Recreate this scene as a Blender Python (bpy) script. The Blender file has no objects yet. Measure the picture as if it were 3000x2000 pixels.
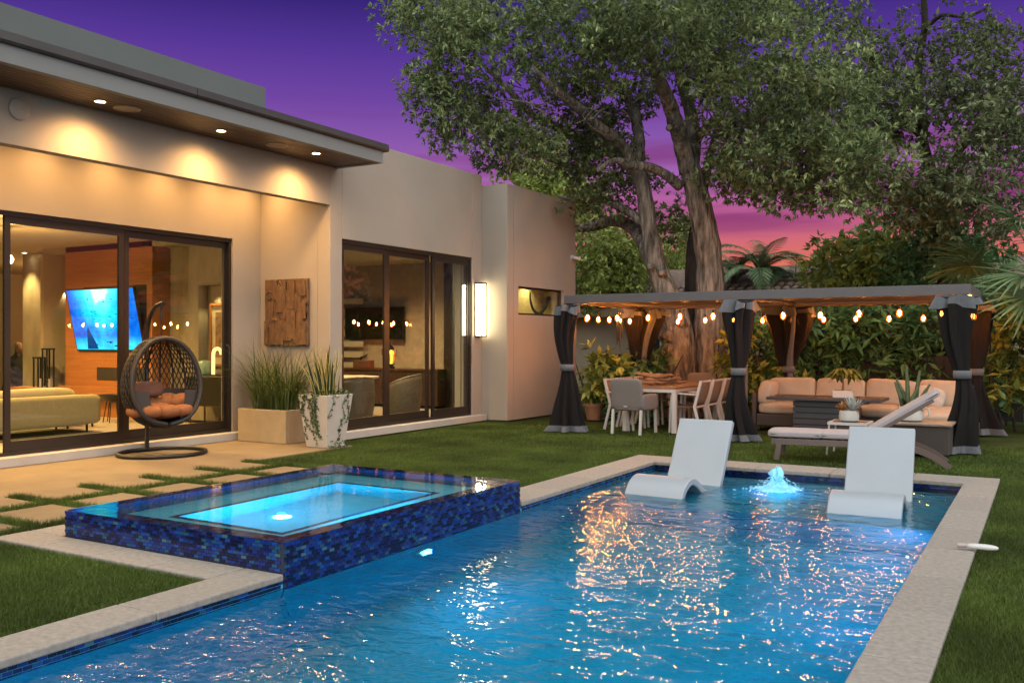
import bpy, bmesh, math, random
import numpy as np
from mathutils import Vector, Matrix

random.seed(7)
RNG = np.random.default_rng(11)
PI = math.pi
R = math.radians
sc = bpy.context.scene
C = sc.collection

# ------------------------------------------------------------------ camera
YAW = 30.3
cam_data = bpy.data.cameras.new('camera')
cam = bpy.data.objects.new('camera', cam_data)
C.objects.link(cam)
cam.location = (0, 0, 1.5)
cam.rotation_euler = (R(90), 0, R(YAW))
cam_data.sensor_width = 36.0
cam_data.lens = 36.0 * 2690 / 3000
cam_data.clip_start = 0.05
cam_data.clip_end = 1500
sc.camera = cam

# ------------------------------------------------------------------ sky (dusk gradient)
def lin(r, g, b):
    f = lambda c: c / 12.92 if c <= 0.04045 else ((c + 0.055) / 1.055) ** 2.4
    return (f(r / 255), f(g / 255), f(b / 255), 1)

w = bpy.data.worlds.new('World')
sc.world = w
w.use_nodes = True
nt = w.node_tree
nt.nodes.clear()
N = nt.nodes.new
L = nt.links.new
out = N('ShaderNodeOutputWorld')
bg = N('ShaderNodeBackground')
tc = N('ShaderNodeTexCoord')
sep = N('ShaderNodeSeparateXYZ')
L(tc.outputs['Generated'], sep.inputs[0])
ramp = N('ShaderNodeValToRGB')
stops = [(0.0, (238, 136, 92)), (0.078, (226, 118, 92)), (0.105, (212, 108, 118)), (0.132, (192, 96, 146)),
         (0.174, (164, 100, 172)), (0.21, (138, 88, 172)), (0.25, (112, 70, 164)), (0.30, (84, 54, 150)),
         (0.345, (54, 37, 120)), (0.6, (44, 31, 110)), (1.0, (40, 29, 104))]
el = ramp.color_ramp.elements
while len(el) < len(stops):
    el.new(0.5)
for e, (p, c) in zip(el, stops):
    e.position = p
    e.color = lin(*c)
# thin streaks of cloud near the horizon
mp = N('ShaderNodeMapping')
mp.inputs['Scale'].default_value = (2.2, 2.2, 26)
L(tc.outputs['Generated'], mp.inputs[0])
nz = N('ShaderNodeTexNoise')
nz.inputs['Scale'].default_value = 1.6
nz.inputs['Detail'].default_value = 5
L(mp.outputs[0], nz.inputs['Vector'])
cr = N('ShaderNodeValToRGB')
cr.color_ramp.elements[0].position = 0.44
cr.color_ramp.elements[0].color = (0, 0, 0, 1)
cr.color_ramp.elements[1].position = 0.64
cr.color_ramp.elements[1].color = (1, 1, 1, 1)
L(nz.outputs['Fac'], cr.inputs[0])
band = N('ShaderNodeValToRGB')
be = band.color_ramp.elements
be[0].position = 0.08
be[0].color = (0, 0, 0, 1)
be[1].position = 0.15
be[1].color = (1, 1, 1, 1)
b3 = be.new(0.26)
b3.color = (0, 0, 0, 1)
L(sep.outputs[2], ramp.inputs[0])
L(sep.outputs[2], band.inputs[0])
mul = N('ShaderNodeMath')
mul.operation = 'MULTIPLY'
L(cr.outputs[0], mul.inputs[0])
L(band.outputs[0], mul.inputs[1])
mx = N('ShaderNodeMix')
mx.data_type = 'RGBA'
L(mul.outputs[0], mx.inputs['Factor'])
L(ramp.outputs[0], mx.inputs['A'])
mx.inputs['B'].default_value = lin(124, 46, 108)
L(mx.outputs['Result'], bg.inputs[0])
bg.inputs[1].default_value = 0.287
L(bg.outputs[0], out.inputs[0])

# the last daylight of the open sky behind the camera: one very soft, weak sun
sun = bpy.data.lights.new('sun', 'SUN')
sun.energy = 2.1
sun.angle = R(150)
sun.color = (0.97, 1.0, 0.90)
so = bpy.data.objects.new('sun', sun)
C.objects.link(so)
so.rotation_euler = Vector((-0.44, 0.66, -0.62)).to_track_quat('-Z', 'Y').to_euler()

sc.view_settings.view_transform = 'Standard'
sc.view_settings.look = 'None'
sc.view_settings.exposure = 1.8
sc.view_settings.gamma = 1.0
sc.view_settings.use_curve_mapping = False
sc.render.engine = 'CYCLES'
sc.cycles.max_bounces = 9
sc.cycles.diffuse_bounces = 4
sc.cycles.glossy_bounces = 4
sc.cycles.transmission_bounces = 8
sc.cycles.transparent_max_bounces = 24
sc.cycles.sample_clamp_indirect = 1.6
sc.cycles.sample_clamp_direct = 0.0
sc.cycles.caustics_reflective = False
sc.cycles.caustics_refractive = True
sc.cycles.use_denoising = True

# ------------------------------------------------------------------ helpers: tagging
def at(px, py, D):
    """world point seen at photo pixel (px, py) of the 3000x2000 frame, D metres in front of the camera"""
    s, c = math.sin(R(YAW)), math.cos(R(YAW))
    lat = D * (px - 1500) / 2690
    return Vector((-s * D + c * lat, c * D + s * lat, 1.5 - D * (py - 1000) / 2690))

def tag(o, label=None, cat=None, group=None, kind=None):
    if label: o['label'] = label
    if cat: o['category'] = cat
    if group: o['group'] = group
    if kind: o['kind'] = kind
    return o

def thing(name, label, cat, loc=(0, 0, 0), rotz=0, group=None):
    o = bpy.data.objects.new(name, None)
    o.empty_display_size = 0.2
    C.objects.link(o)
    o.location = loc
    o.rotation_euler = (0, 0, rotz)
    return tag(o, label, cat, group)

def wloc(o):
    v = Vector((0, 0, 0))
    while o is not None:
        v += Vector(o.location)
        o = o.parent
    return v

def dup(root, loc, rotz=None, label=None):
    r = root.copy()
    C.objects.link(r)
    r.location = loc
    if rotz is not None: r.rotation_euler = (0, 0, rotz)
    if label: r['label'] = label
    for ch in list(root.children):
        c = ch.copy()
        C.objects.link(c)
        c.parent = r
        for g in list(ch.children):
            d = g.copy()
            C.objects.link(d)
            d.parent = c
    return r

# ------------------------------------------------------------------ helpers: meshes
class MB:
    def __init__(s):
        s.v = []
        s.f = []
        s.M = None
    def add(s, vs, fs):
        n = len(s.v)
        if s.M is not None:
            vs = [tuple(s.M @ Vector(p)) for p in vs]
        s.v += [tuple(p) for p in vs]
        s.f += [tuple(i + n for i in f) for f in fs]
        return s
    def box(s, x0, x1, y0, y1, z0, z1):
        vs = [(x0, y0, z0), (x1, y0, z0), (x1, y1, z0), (x0, y1, z0), (x0, y0, z1), (x1, y0, z1), (x1, y1, z1), (x0, y1, z1)]
        return s.add(vs, [(0, 3, 2, 1), (4, 5, 6, 7), (0, 1, 5, 4), (1, 2, 6, 5), (2, 3, 7, 6), (3, 0, 4, 7)])
    def cbox(s, c, size, rot=None):
        hx, hy, hz = size[0] / 2, size[1] / 2, size[2] / 2
        M = Matrix.Translation(Vector(c)) @ (rot.to_4x4() if rot is not None else Matrix.Identity(4))
        vs = [M @ Vector((a * hx, b * hy, d * hz)) for d in (-1, 1) for a, b in ((-1, -1), (1, -1), (1, 1), (-1, 1))]
        return s.add(vs, [(0, 3, 2, 1), (4, 5, 6, 7), (0, 1, 5, 4), (1, 2, 6, 5), (2, 3, 7, 6), (3, 0, 4, 7)])
    def bar(s, a, b, wx, wz, up=(0, 0, 1)):
        """box from a to b; wx is the width sideways, wz the width along `up`"""
        a, b = Vector(a), Vector(b)
        d = (b - a).normalized()
        u = Vector(up)
        if abs(d.dot(u)) > 0.98: u = Vector((0, 1, 0))
        sx = d.cross(u).normalized()
        uz = sx.cross(d).normalized()
        vs = []
        for p in (a, b):
            for i, j in ((-1, -1), (1, -1), (1, 1), (-1, 1)):
                vs.append(p + sx * (i * wx / 2) + uz * (j * wz / 2))
        return s.add(vs, [(0, 3, 2, 1), (4, 5, 6, 7), (0, 1, 5, 4), (1, 2, 6, 5), (2, 3, 7, 6), (3, 0, 4, 7)])
    def tube(s, pts, rad, seg=8, caps=True, closed=False):
        pts = [Vector(p) for p in pts]
        n = len(pts)
        if not hasattr(rad, '__len__'): rad = [rad] * n
        vs, fs = [], []
        prev = None
        for i, p in enumerate(pts):
            if closed: d = pts[(i + 1) % n] - pts[i - 1]
            else: d = pts[min(i + 1, n - 1)] - pts[max(i - 1, 0)]
            if d.length < 1e-9: d = Vector((0, 0, 1))
            d.normalize()
            if prev is None:
                u = d.orthogonal().normalized()
            else:
                u = prev - d * prev.dot(d)
                u = u.normalized() if u.length > 1e-6 else d.orthogonal().normalized()
            prev = u
            q = d.cross(u)
            for k in range(seg):
                a = 2 * PI * k / seg
                vs.append(p + (u * math.cos(a) + q * math.sin(a)) * rad[i])
        for i in range(n if closed else n - 1):
            j = (i + 1) % n
            for k in range(seg):
                k2 = (k + 1) % seg
                fs.append((i * seg + k, i * seg + k2, j * seg + k2, j * seg + k))
        if caps and not closed:
            fs.append(tuple(range(seg - 1, -1, -1)))
            fs.append(tuple((n - 1) * seg + k for k in range(seg)))
        return s.add(vs, fs)
    def lathe(s, prof, seg=20, c=(0, 0, 0), sq=1.0, caps=True):
        vs, fs = [], []
        for r, z in prof:
            for k in range(seg):
                a = 2 * PI * k / seg
                vs.append((c[0] + r * math.cos(a), c[1] + r * math.sin(a) * sq, c[2] + z))
        n = len(prof)
        for i in range(n - 1):
            for k in range(seg):
                k2 = (k + 1) % seg
                fs.append((i * seg + k, i * seg + k2, (i + 1) * seg + k2, (i + 1) * seg + k))
        if caps:
            fs.append(tuple(range(seg - 1, -1, -1)))
            fs.append(tuple((n - 1) * seg + k for k in range(seg)))
        return s.add(vs, fs)
    def surf(s, fn, nu, nv, closeu=False):
        vs = [fn(i / nu, j / nv) for j in range(nv + 1) for i in range(nu if closeu else nu + 1)]
        m = nu if closeu else nu + 1
        fs = []
        for j in range(nv):
            for i in range(nu):
                i2 = (i + 1) % m
                fs.append((j * m + i, j * m + i2, (j + 1) * m + i2, (j + 1) * m + i))
        return s.add(vs, fs)
    def extrude(s, poly, x0, x1):
        """closed polygon of (y, z) points extruded along x"""
        n = len(poly)
        vs = [(x0, y, z) for y, z in poly] + [(x1, y, z) for y, z in poly]
        fs = [(i, i + n, (i + 1) % n + n, (i + 1) % n) for i in range(n)]
        fs += [tuple(range(n)), tuple(range(2 * n - 1, n - 1, -1))]
        return s.add(vs, fs)
    def puff(s, c, size, p=4.0, n=6, rot=None, bulge=0.0):
        """soft rounded cushion block"""
        M = Matrix.Translation(Vector(c)) @ (rot.to_4x4() if rot is not None else Matrix.Identity(4))
        idx, vs, fs = {}, [], []
        def vert(q):
            key = tuple(round(t, 5) for t in q)
            if key not in idx:
                l = sum(abs(t) ** p for t in q) ** (1 / p)
                e = [t / l for t in q]
                m = max(size)
                o = Vector((e[0] * size[0] / 2, e[1] * size[1] / 2, e[2] * size[2] / 2))
                if bulge:
                    thin = size.index(min(size))
                    a, b = [k for k in range(3) if k != thin]
                    o[thin] *= 1 + bulge * (1 - e[a] ** 2) * (1 - e[b] ** 2)
                idx[key] = len(vs)
                vs.append(M @ o)
            return idx[key]
        for ax in range(3):
            for sg in (-1, 1):
                for i in range(n):
                    for j in range(n):
                        quad = []
                        for di, dj in ((0, 0), (1, 0), (1, 1), (0, 1)):
                            q = [0, 0, 0]
                            q[ax] = sg
                            q[(ax + 1) % 3] = -1 + 2 * (i + di) / n
                            q[(ax + 2) % 3] = -1 + 2 * (j + dj) / n
                            quad.append(vert(q))
                        if sg < 0: quad.reverse()
                        fs.append(tuple(quad))
        return s.add(vs, fs)
    def build(s, name, material, parent=None, smooth=False, bevel=0, world=False, thick=0, sub=0, seg=2):
        me = bpy.data.meshes.new(name)
        me.from_pydata(s.v, [], s.f)
        me.update()
        return mobj(name, me, material, parent, smooth, bevel, world, thick, sub, seg)

def mobj(name, me, material, parent=None, smooth=False, bevel=0, world=False, thick=0, sub=0, seg=2):
    if material is not None and not me.materials: me.materials.append(material)
    if smooth:
        me.polygons.foreach_set('use_smooth', [True] * len(me.polygons))
        if smooth != 'all':
            try: me.set_sharp_from_angle(angle=R(40))
            except Exception: pass
    o = bpy.data.objects.new(name, me)
    C.objects.link(o)
    if parent is not None:
        o.parent = parent
        if world: o.location = -wloc(parent)
    if bevel:
        m = o.modifiers.new('bevel', 'BEVEL')
        m.width = bevel
        m.segments = seg
        m.limit_method = 'ANGLE'
        m.angle_limit = R(40)
    if thick:
        m = o.modifiers.new('thickness', 'SOLIDIFY')
        m.thickness = thick
        m.offset = 0
    if sub:
        m = o.modifiers.new('smoothing', 'SUBSURF')
        m.levels = sub
        m.render_levels = sub
    return o

def npmesh(name, V, F):
    """fast mesh from an (n,3) array of points and an (m,k) array of faces"""
    V = np.asarray(V, dtype=np.float32)
    F = np.asarray(F, dtype=np.int32)
    me = bpy.data.meshes.new(name)
    k = F.shape[1]
    me.vertices.add(len(V))
    me.vertices.foreach_set('co', V.ravel())
    me.loops.add(F.size)
    me.loops.foreach_set('vertex_index', F.ravel())
    me.polygons.add(len(F))
    me.polygons.foreach_set('loop_start', np.arange(0, F.size, k, dtype=np.int32))
    me.polygons.foreach_set('use_smooth', np.zeros(len(F), dtype=bool))
    me.update(calc_edges=True)
    return me

def struct(name, mb, m, **k):
    o = mb.build(name, m, **k)
    o['kind'] = 'structure'
    return o

def spline(pts, n=6):
    """Catmull-Rom through tuples of any length"""
    P = [np.array(p, float) for p in pts]
    res = []
    for i in range(len(P) - 1):
        p0, p1, p2, p3 = P[max(i - 1, 0)], P[i], P[i + 1], P[min(i + 2, len(P) - 1)]
        for k in range(n):
            t = k / n
            res.append(0.5 * (2 * p1 + (p2 - p0) * t + (2 * p0 - 5 * p1 + 4 * p2 - p3) * t * t + (3 * p1 - p0 - 3 * p2 + p3) * t ** 3))
    res.append(P[-1])
    return res

# ------------------------------------------------------------------ helpers: materials
def newmat(name):
    m = bpy.data.materials.new(name)
    m.use_nodes = True
    nt = m.node_tree
    nt.nodes.clear()
    o = nt.nodes.new('ShaderNodeOutputMaterial')
    return m, nt, o

def mat(name, col, rough=0.6, metal=0.0, var=0.12, scale=6.0, bump=0.0, bscale=60.0, bdist=0.01, stretch=(1, 1, 1), spec=0.5,
        col2=None, objvar=0.0, detail=4, island=0.0, coat=0.0, sheen=0.0, trans=0.0, bstretch=None):
    col = tuple(c * 0.60 for c in col[:3])      # the exposure is set for the shade of the garden
    if col2: col2 = tuple(c * 0.60 for c in col2[:3])
    m, nt, o = newmat(name)
    n, l = nt.nodes.new, nt.links.new
    b = n('ShaderNodeBsdfPrincipled')
    b.inputs['Roughness'].default_value = rough
    b.inputs['Metallic'].default_value = metal
    b.inputs['Specular IOR Level'].default_value = spec
    if coat: b.inputs['Coat Weight'].default_value = coat
    if sheen: b.inputs['Sheen Weight'].default_value = sheen
    t = n('ShaderNodeTexCoord')
    mp = n('ShaderNodeMapping')
    mp.inputs['Scale'].default_value = stretch
    l(t.outputs['Object'], mp.inputs[0])
    nz = n('ShaderNodeTexNoise')
    nz.inputs['Scale'].default_value = scale
    nz.inputs['Detail'].default_value = detail
    nz.inputs['Roughness'].default_value = 0.6
    l(mp.outputs[0], nz.inputs['Vector'])
    rp = n('ShaderNodeValToRGB')
    c1 = tuple(max(0, c * (1 - var)) for c in col[:3]) + (1,)
    c2 = (tuple(col2[:3]) + (1,)) if col2 else tuple(min(1, c * (1 + var)) for c in col[:3]) + (1,)
    rp.color_ramp.elements[0].position = 0.32
    rp.color_ramp.elements[0].color = c1
    rp.color_ramp.elements[1].position = 0.68
    rp.color_ramp.elements[1].color = c2
    l(nz.outputs['Fac'], rp.inputs[0])
    csock = rp.outputs[0]
    if island:
        g = n('ShaderNodeNewGeometry')
        hs = n('ShaderNodeHueSaturation')
        mr = n('ShaderNodeMapRange')
        mr.inputs['To Min'].default_value = 1 - island
        mr.inputs['To Max'].default_value = 1 + island
        l(g.outputs['Random Per Island'], mr.inputs['Value'])
        l(mr.outputs[0], hs.inputs['Value'])
        l(csock, hs.inputs['Color'])
        csock = hs.outputs[0]
    if objvar:
        oi = n('ShaderNodeObjectInfo')
        hs2 = n('ShaderNodeHueSaturation')
        mr2 = n('ShaderNodeMapRange')
        mr2.inputs['To Min'].default_value = 1 - objvar
        mr2.inputs['To Max'].default_value = 1 + objvar
        l(oi.outputs['Random'], mr2.inputs['Value'])
        l(mr2.outputs[0], hs2.inputs['Value'])
        l(csock, hs2.inputs['Color'])
        csock = hs2.outputs[0]
    l(csock, b.inputs['Base Color'])
    if bump:
        bn = n('ShaderNodeTexNoise')
        bn.inputs['Scale'].default_value = bscale
        bn.inputs['Detail'].default_value = 3
        if bstretch:
            mp2 = n('ShaderNodeMapping')
            mp2.inputs['Scale'].default_value = bstretch
            l(t.outputs['Object'], mp2.inputs[0])
            l(mp2.outputs[0], bn.inputs['Vector'])
        else:
            l(mp.outputs[0], bn.inputs['Vector'])
        bp = n('ShaderNodeBump')
        bp.inputs['Strength'].default_value = bump
        bp.inputs['Distance'].default_value = bdist
        l(bn.outputs['Fac'], bp.inputs['Height'])
        l(bp.outputs[0], b.inputs['Normal'])
    if trans:
        tr = n('ShaderNodeBsdfTranslucent')
        l(csock, tr.inputs[0])
        mxs = n('ShaderNodeMixShader')
        mxs.inputs[0].default_value = trans
        l(b.outputs[0], mxs.inputs[1])
        l(tr.outputs[0], mxs.inputs[2])
        l(mxs.outputs[0], o.inputs[0])
    else:
        l(b.outputs[0], o.inputs[0])
    return m

def emit(name, col, strength):
    m, nt, o = newmat(name)
    e = nt.nodes.new('ShaderNodeEmission')
    e.inputs[0].default_value = tuple(col) + (1,)
    e.inputs[1].default_value = strength
    nt.links.new(e.outputs[0], o.inputs[0])
    return m

def leafmat(name, c1, c2, rough=0.45, trans=0.3, spec=0.35):
    """foliage: each leaf island picks its own green between c1 and c2"""
    m, nt, o = newmat(name)
    n, l = nt.nodes.new, nt.links.new
    g = n('ShaderNodeNewGeometry')
    rp = n('ShaderNodeValToRGB')
    rp.color_ramp.elements[0].color = tuple(c1) + (1,)
    rp.color_ramp.elements[1].color = tuple(c2) + (1,)
    l(g.outputs['Random Per Island'], rp.inputs[0])
    t = n('ShaderNodeTexCoord')
    nz = n('ShaderNodeTexNoise')
    nz.inputs['Scale'].default_value = 1.1
    l(t.outputs['Object'], nz.inputs['Vector'])
    mr = n('ShaderNodeMapRange')
    mr.inputs['From Min'].default_value = 0.3
    mr.inputs['From Max'].default_value = 0.7
    mr.inputs['To Min'].default_value = 0.6
    mr.inputs['To Max'].default_value = 1.45
    l(nz.outputs['Fac'], mr.inputs['Value'])
    hs = n('ShaderNodeHueSaturation')
    l(rp.outputs[0], hs.inputs['Color'])
    l(mr.outputs[0], hs.inputs['Value'])
    b = n('ShaderNodeBsdfPrincipled')
    b.inputs['Roughness'].default_value = rough
    b.inputs['Specular IOR Level'].default_value = spec
    l(hs.outputs[0], b.inputs['Base Color'])
    tr = n('ShaderNodeBsdfTranslucent')
    l(hs.outputs[0], tr.inputs[0])
    mxs = n('ShaderNodeMixShader')
    mxs.inputs[0].default_value = trans
    l(b.outputs[0], mxs.inputs[1])
    l(tr.outputs[0], mxs.inputs[2])
    l(mxs.outputs[0], o.inputs[0])
    return m

def glassmat(name, tint=(0.9, 0.95, 0.92), ior=1.45, boost=1.0):
    m, nt, o = newmat(name)
    n, l = nt.nodes.new, nt.links.new
    tr = n('ShaderNodeBsdfTransparent')
    tr.inputs[0].default_value = tuple(tint) + (1,)
    gl = n('ShaderNodeBsdfGlossy')
    gl.inputs['Roughness'].default_value = 0.0
    gl.inputs['Color'].default_value = (boost, boost, boost, 1)
    fr = n('ShaderNodeFresnel')
    ge = n('ShaderNodeNewGeometry')
    mi = n('ShaderNodeMapRange')      # the ray leaves the pane at the same angle it came in
    mi.inputs['To Min'].default_value = ior
    mi.inputs['To Max'].default_value = 1 / ior
    l(ge.outputs['Backfacing'], mi.inputs['Value'])
    l(mi.outputs[0], fr.inputs[0])
    mxs = n('ShaderNodeMixShader')
    l(fr.outputs[0], mxs.inputs[0])
    l(tr.outputs[0], mxs.inputs[1])
    l(gl.outputs[0], mxs.inputs[2])
    l(mxs.outputs[0], o.inputs[0])
    return m

def watermat(name, tint, waves, rough=0.02, refr=0.5):
    """waves: list of (scale, stretch, strength in metres)"""
    m, nt, o = newmat(name)
    n, l = nt.nodes.new, nt.links.new
    t = n('ShaderNodeTexCoord')
    h = None
    for sc_, st, amp in waves:
        mp = n('ShaderNodeMapping')
        mp.inputs['Scale'].default_value = st
        mp.inputs['Rotation'].default_value = (0, 0, R(24))
        l(t.outputs['Object'], mp.inputs[0])
        z = n('ShaderNodeTexNoise')
        z.inputs['Scale'].default_value = sc_
        z.inputs['Detail'].default_value = 1.5
        z.inputs['Distortion'].default_value = 0.6
        l(mp.outputs[0], z.inputs['Vector'])
        mm = n('ShaderNodeMath')
        mm.operation = 'MULTIPLY'
        mm.inputs[1].default_value = amp
        l(z.outputs['Fac'], mm.inputs[0])
        if h is None: h = mm.outputs[0]
        else:
            ad = n('ShaderNodeMath')
            l(h, ad.inputs[0])
            l(mm.outputs[0], ad.inputs[1])
            h = ad.outputs[0]
    bp = n('ShaderNodeBump')
    bp.inputs['Strength'].default_value = 1.0
    bp.inputs['Distance'].default_value = 1.0
    l(h, bp.inputs['Height'])
    tr = n('ShaderNodeBsdfTransparent')
    tr.inputs[0].default_value = tuple(tint) + (1,)
    rf = n('ShaderNodeBsdfRefraction')
    rf.inputs['IOR'].default_value = 1.33
    rf.inputs['Roughness'].default_value = 0.0
    rf.inputs['Color'].default_value = tuple(tint) + (1,)
    l(bp.outputs[0], rf.inputs['Normal'])
    m1 = n('ShaderNodeMixShader')
    m1.inputs[0].default_value = refr
    l(tr.outputs[0], m1.inputs[1])
    l(rf.outputs[0], m1.inputs[2])
    gl = n('ShaderNodeBsdfGlossy')
    gl.inputs['Roughness'].default_value = rough
    l(bp.outputs[0], gl.inputs['Normal'])
    fr = n('ShaderNodeFresnel')
    fr.inputs[0].default_value = 1.34
    l(bp.outputs[0], fr.inputs['Normal'])
    m2 = n('ShaderNodeMixShader')
    l(fr.outputs[0], m2.inputs[0])
    l(m1.outputs[0], m2.inputs[1])
    l(gl.outputs[0], m2.inputs[2])
    l(m2.outputs[0], o.inputs[0])
    return m

def tilemat(name, cols, rough=0.22):
    """glass mosaic: every tile picks one colour of the palette"""
    m, nt, o = newmat(name)
    n, l = nt.nodes.new, nt.links.new
    g = n('ShaderNodeNewGeometry')
    oi = n('ShaderNodeObjectInfo')
    ad = n('ShaderNodeMath')
    l(g.outputs['Random Per Island'], ad.inputs[0])
    l(oi.outputs['Random'], ad.inputs[1])
    fr = n('ShaderNodeMath')
    fr.operation = 'FRACT'
    l(ad.outputs[0], fr.inputs[0])
    rp = n('ShaderNodeValToRGB')
    rp.color_ramp.interpolation = 'CONSTANT'
    e = rp.color_ramp.elements
    while len(e) < len(cols): e.new(0.5)
    tot = sum(wt for _, wt in cols)
    acc = 0
    for q, (c, wt) in zip(e, cols):
        q.position = acc / tot
        q.color = tuple(x * 0.62 for x in c) + (1,)
        acc += wt
    l(fr.outputs[0], rp.inputs[0])
    b = n('ShaderNodeBsdfPrincipled')
    b.inputs['Roughness'].default_value = rough
    b.inputs['Specular IOR Level'].default_value = 0.45
    l(rp.outputs[0], b.inputs['Base Color'])
    l(b.outputs[0], o.inputs[0])
    return m

def lamp(kind, name, loc, energy, col, radius=0.05, to=None, size=R(90), blend=0.5, sx=None, sy=None, parent=None):
    d = bpy.data.lights.new(name, kind)
    d.energy = energy
    d.color = col
    if kind in ('POINT', 'SPOT'): d.shadow_soft_size = radius
    if kind == 'SPOT':
        d.spot_size = size
        d.spot_blend = blend
    if kind == 'AREA':
        d.shape = 'RECTANGLE'
        d.size = sx
        d.size_y = sy
    o = bpy.data.objects.new(name, d)
    C.objects.link(o)
    o.location = loc
    if to is not None:
        o.rotation_euler = (Vector(to) - Vector(loc)).to_track_quat('-Z', 'Y').to_euler()
    if parent is not None:
        o.parent = parent
        o.location = Vector(loc) - wloc(parent)
    return o

WARM = (1.0, 0.66, 0.30)
M = {}
M['stucco'] = mat('stucco', (0.45, 0.395, 0.335), 0.9, var=0.06, scale=0.7, bump=0.25, bscale=90, bdist=0.003, spec=0.2)
M['fascia'] = mat('painted_fascia', (0.27, 0.275, 0.27), 0.7, var=0.03, scale=2, spec=0.3)
M['upper'] = mat('grey_stucco', (0.165, 0.185, 0.19), 0.9, var=0.03, scale=1, bump=0.2, bscale=90, bdist=0.003, spec=0.2)
M['roofmetal'] = mat('dark_roof_metal', (0.045, 0.035, 0.035), 0.55, var=0.2, scale=3)
M['soffit'] = mat('soffit_wood', (0.085, 0.044, 0.018), 0.5, var=0.6, scale=5, stretch=(6, 0.5, 6), detail=6)
M['bronze'] = mat('bronze_frame', (0.035, 0.026, 0.020), 0.4, metal=0.3, var=0.1)
M['black'] = mat('black_metal', (0.014, 0.013, 0.013), 0.45, metal=0.2, var=0.1)
M['glass'] = glassmat('window_glass', (0.95, 0.945, 0.90), 1.45)
M['clear'] = glassmat('clear_glass', (0.96, 0.96, 0.96), 1.45)
M['sill'] = mat('sill_stone', (0.55, 0.52, 0.48), 0.75, var=0.06, scale=4)
M['patio'] = mat('patio_limestone', (0.25, 0.195, 0.125), 0.8, objvar=0.07, var=0.14, scale=2.2, detail=8, bump=0.3, bscale=120, bdist=0.002, spec=0.25)
M['coping'] = mat('coping_shellstone', (0.36, 0.325, 0.29), 0.75, var=0.20, scale=26, detail=10, objvar=0.05, bump=0.5, bscale=140, bdist=0.003, spec=0.3)
M['turf'] = mat('turf_backing', (0.050, 0.075, 0.018), 0.95, var=0.35, scale=1.6, bump=0.6, bscale=180, bdist=0.01, spec=0.1)
M['blade'] = leafmat('turf_blades', (0.033, 0.060, 0.008), (0.078, 0.106, 0.020), 0.6, 0.15, 0.2)
M['white'] = mat('white_paint', (0.72, 0.72, 0.72), 0.5, var=0.03)
M['plaster'] = mat('pool_plaster', (0.05, 0.46, 0.60), 0.7, var=0.14, scale=2.5)
M['plaster_light'] = mat('ledge_plaster', (0.16, 0.46, 0.62), 0.7, var=0.10, scale=6)
M['grout'] = mat('dark_grout', (0.012, 0.02, 0.06), 0.7)
M['tile'] = tilemat('glass_mosaic', [((0.003, 0.008, 0.055), 32), ((0.006, 0.035, 0.24), 22), ((0.008, 0.016, 0.12), 18),
                                     ((0.012, 0.07, 0.32), 10), ((0.015, 0.09, 0.20), 8), ((0.02, 0.04, 0.16), 8), ((0.06, 0.16, 0.22), 2)])
M['teak'] = mat('weathered_wood', (0.22, 0.13, 0.075), 0.6, var=0.3, scale=8, stretch=(1, 8, 8))
# ================================================================== THE SETTING
XA, XB = -10.85, -9.40          # planes of the recessed glass wall and of the main facade
PX0, PX1, PY0, PY1 = -4.28, -0.76, -1.5, 10.87   # water body
WZ = -0.095                      # water level (top of coping = 0)

# ground sheet with the hole for pool and spa
xs = [-400, -6.5, -4.5, -0.6, 400]
ys = [-400, -1.7, 4.45, 7.4, 11.1, 700]
g = MB()
for i in range(4):
    for j in range(5):
        if i == 2 and 1 <= j <= 3: continue
        if i == 1 and j == 2: continue
        g.add([(xs[i], ys[j], -0.03), (xs[i + 1], ys[j], -0.03), (xs[i + 1], ys[j + 1], -0.03), (xs[i], ys[j + 1], -0.03)], [(0, 1, 2, 3)])
struct('ground', g, M['turf'])

# pool basin: floor, walls, tanning ledge at the far end
pb = MB()
ZF = -1.35
LY = 8.75
def quad(m, a, b, c, d): m.add([a, b, c, d], [(0, 1, 2, 3)])
quad(pb, (PX0, PY0, ZF), (PX1, PY0, ZF), (PX1, LY, ZF), (PX0, LY, ZF))
quad(pb, (PX0, LY, ZF), (PX1, LY, ZF), (PX1, LY, -0.335), (PX0, LY, -0.335))
quad(pb, (PX0, PY0, ZF), (PX0, PY1, ZF), (PX0, PY1, -0.05), (PX0, PY0, -0.05))
quad(pb, (PX1, PY0, ZF), (PX1, PY0, -0.05), (PX1, PY1, -0.05), (PX1, PY1, ZF))
quad(pb, (PX0, PY0, ZF), (PX0, PY0, -0.05), (PX1, PY0, -0.05), (PX1, PY0, ZF))
basin = struct('pool_basin', pb, M['plaster'])
lg = MB().box(PX0 + 0.002, PX1 - 0.002, LY + 0.004, PY1 + 0.1, -0.6, -0.33)
lg.build('tanning_ledge', M['plaster_light'], basin)
bk = MB().box(PX0 - 0.3, PX1 + 0.3, PY1 + 0.004, PY1 + 0.3, -0.8, -0.045)
bk.box(PX0 - 0.28, PX0 - 0.004, PY0, 4.1, -0.8, -0.045)
bk.box(PX0 - 0.28, PX0 - 0.004, 7.5, PY1, -0.8, -0.045)
bk.box(PX1 + 0.004, PX1 + 0.28, PY0, PY1, -0.8, -0.045)
bk.build('waterline_wall', M['grout'], basin)

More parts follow.
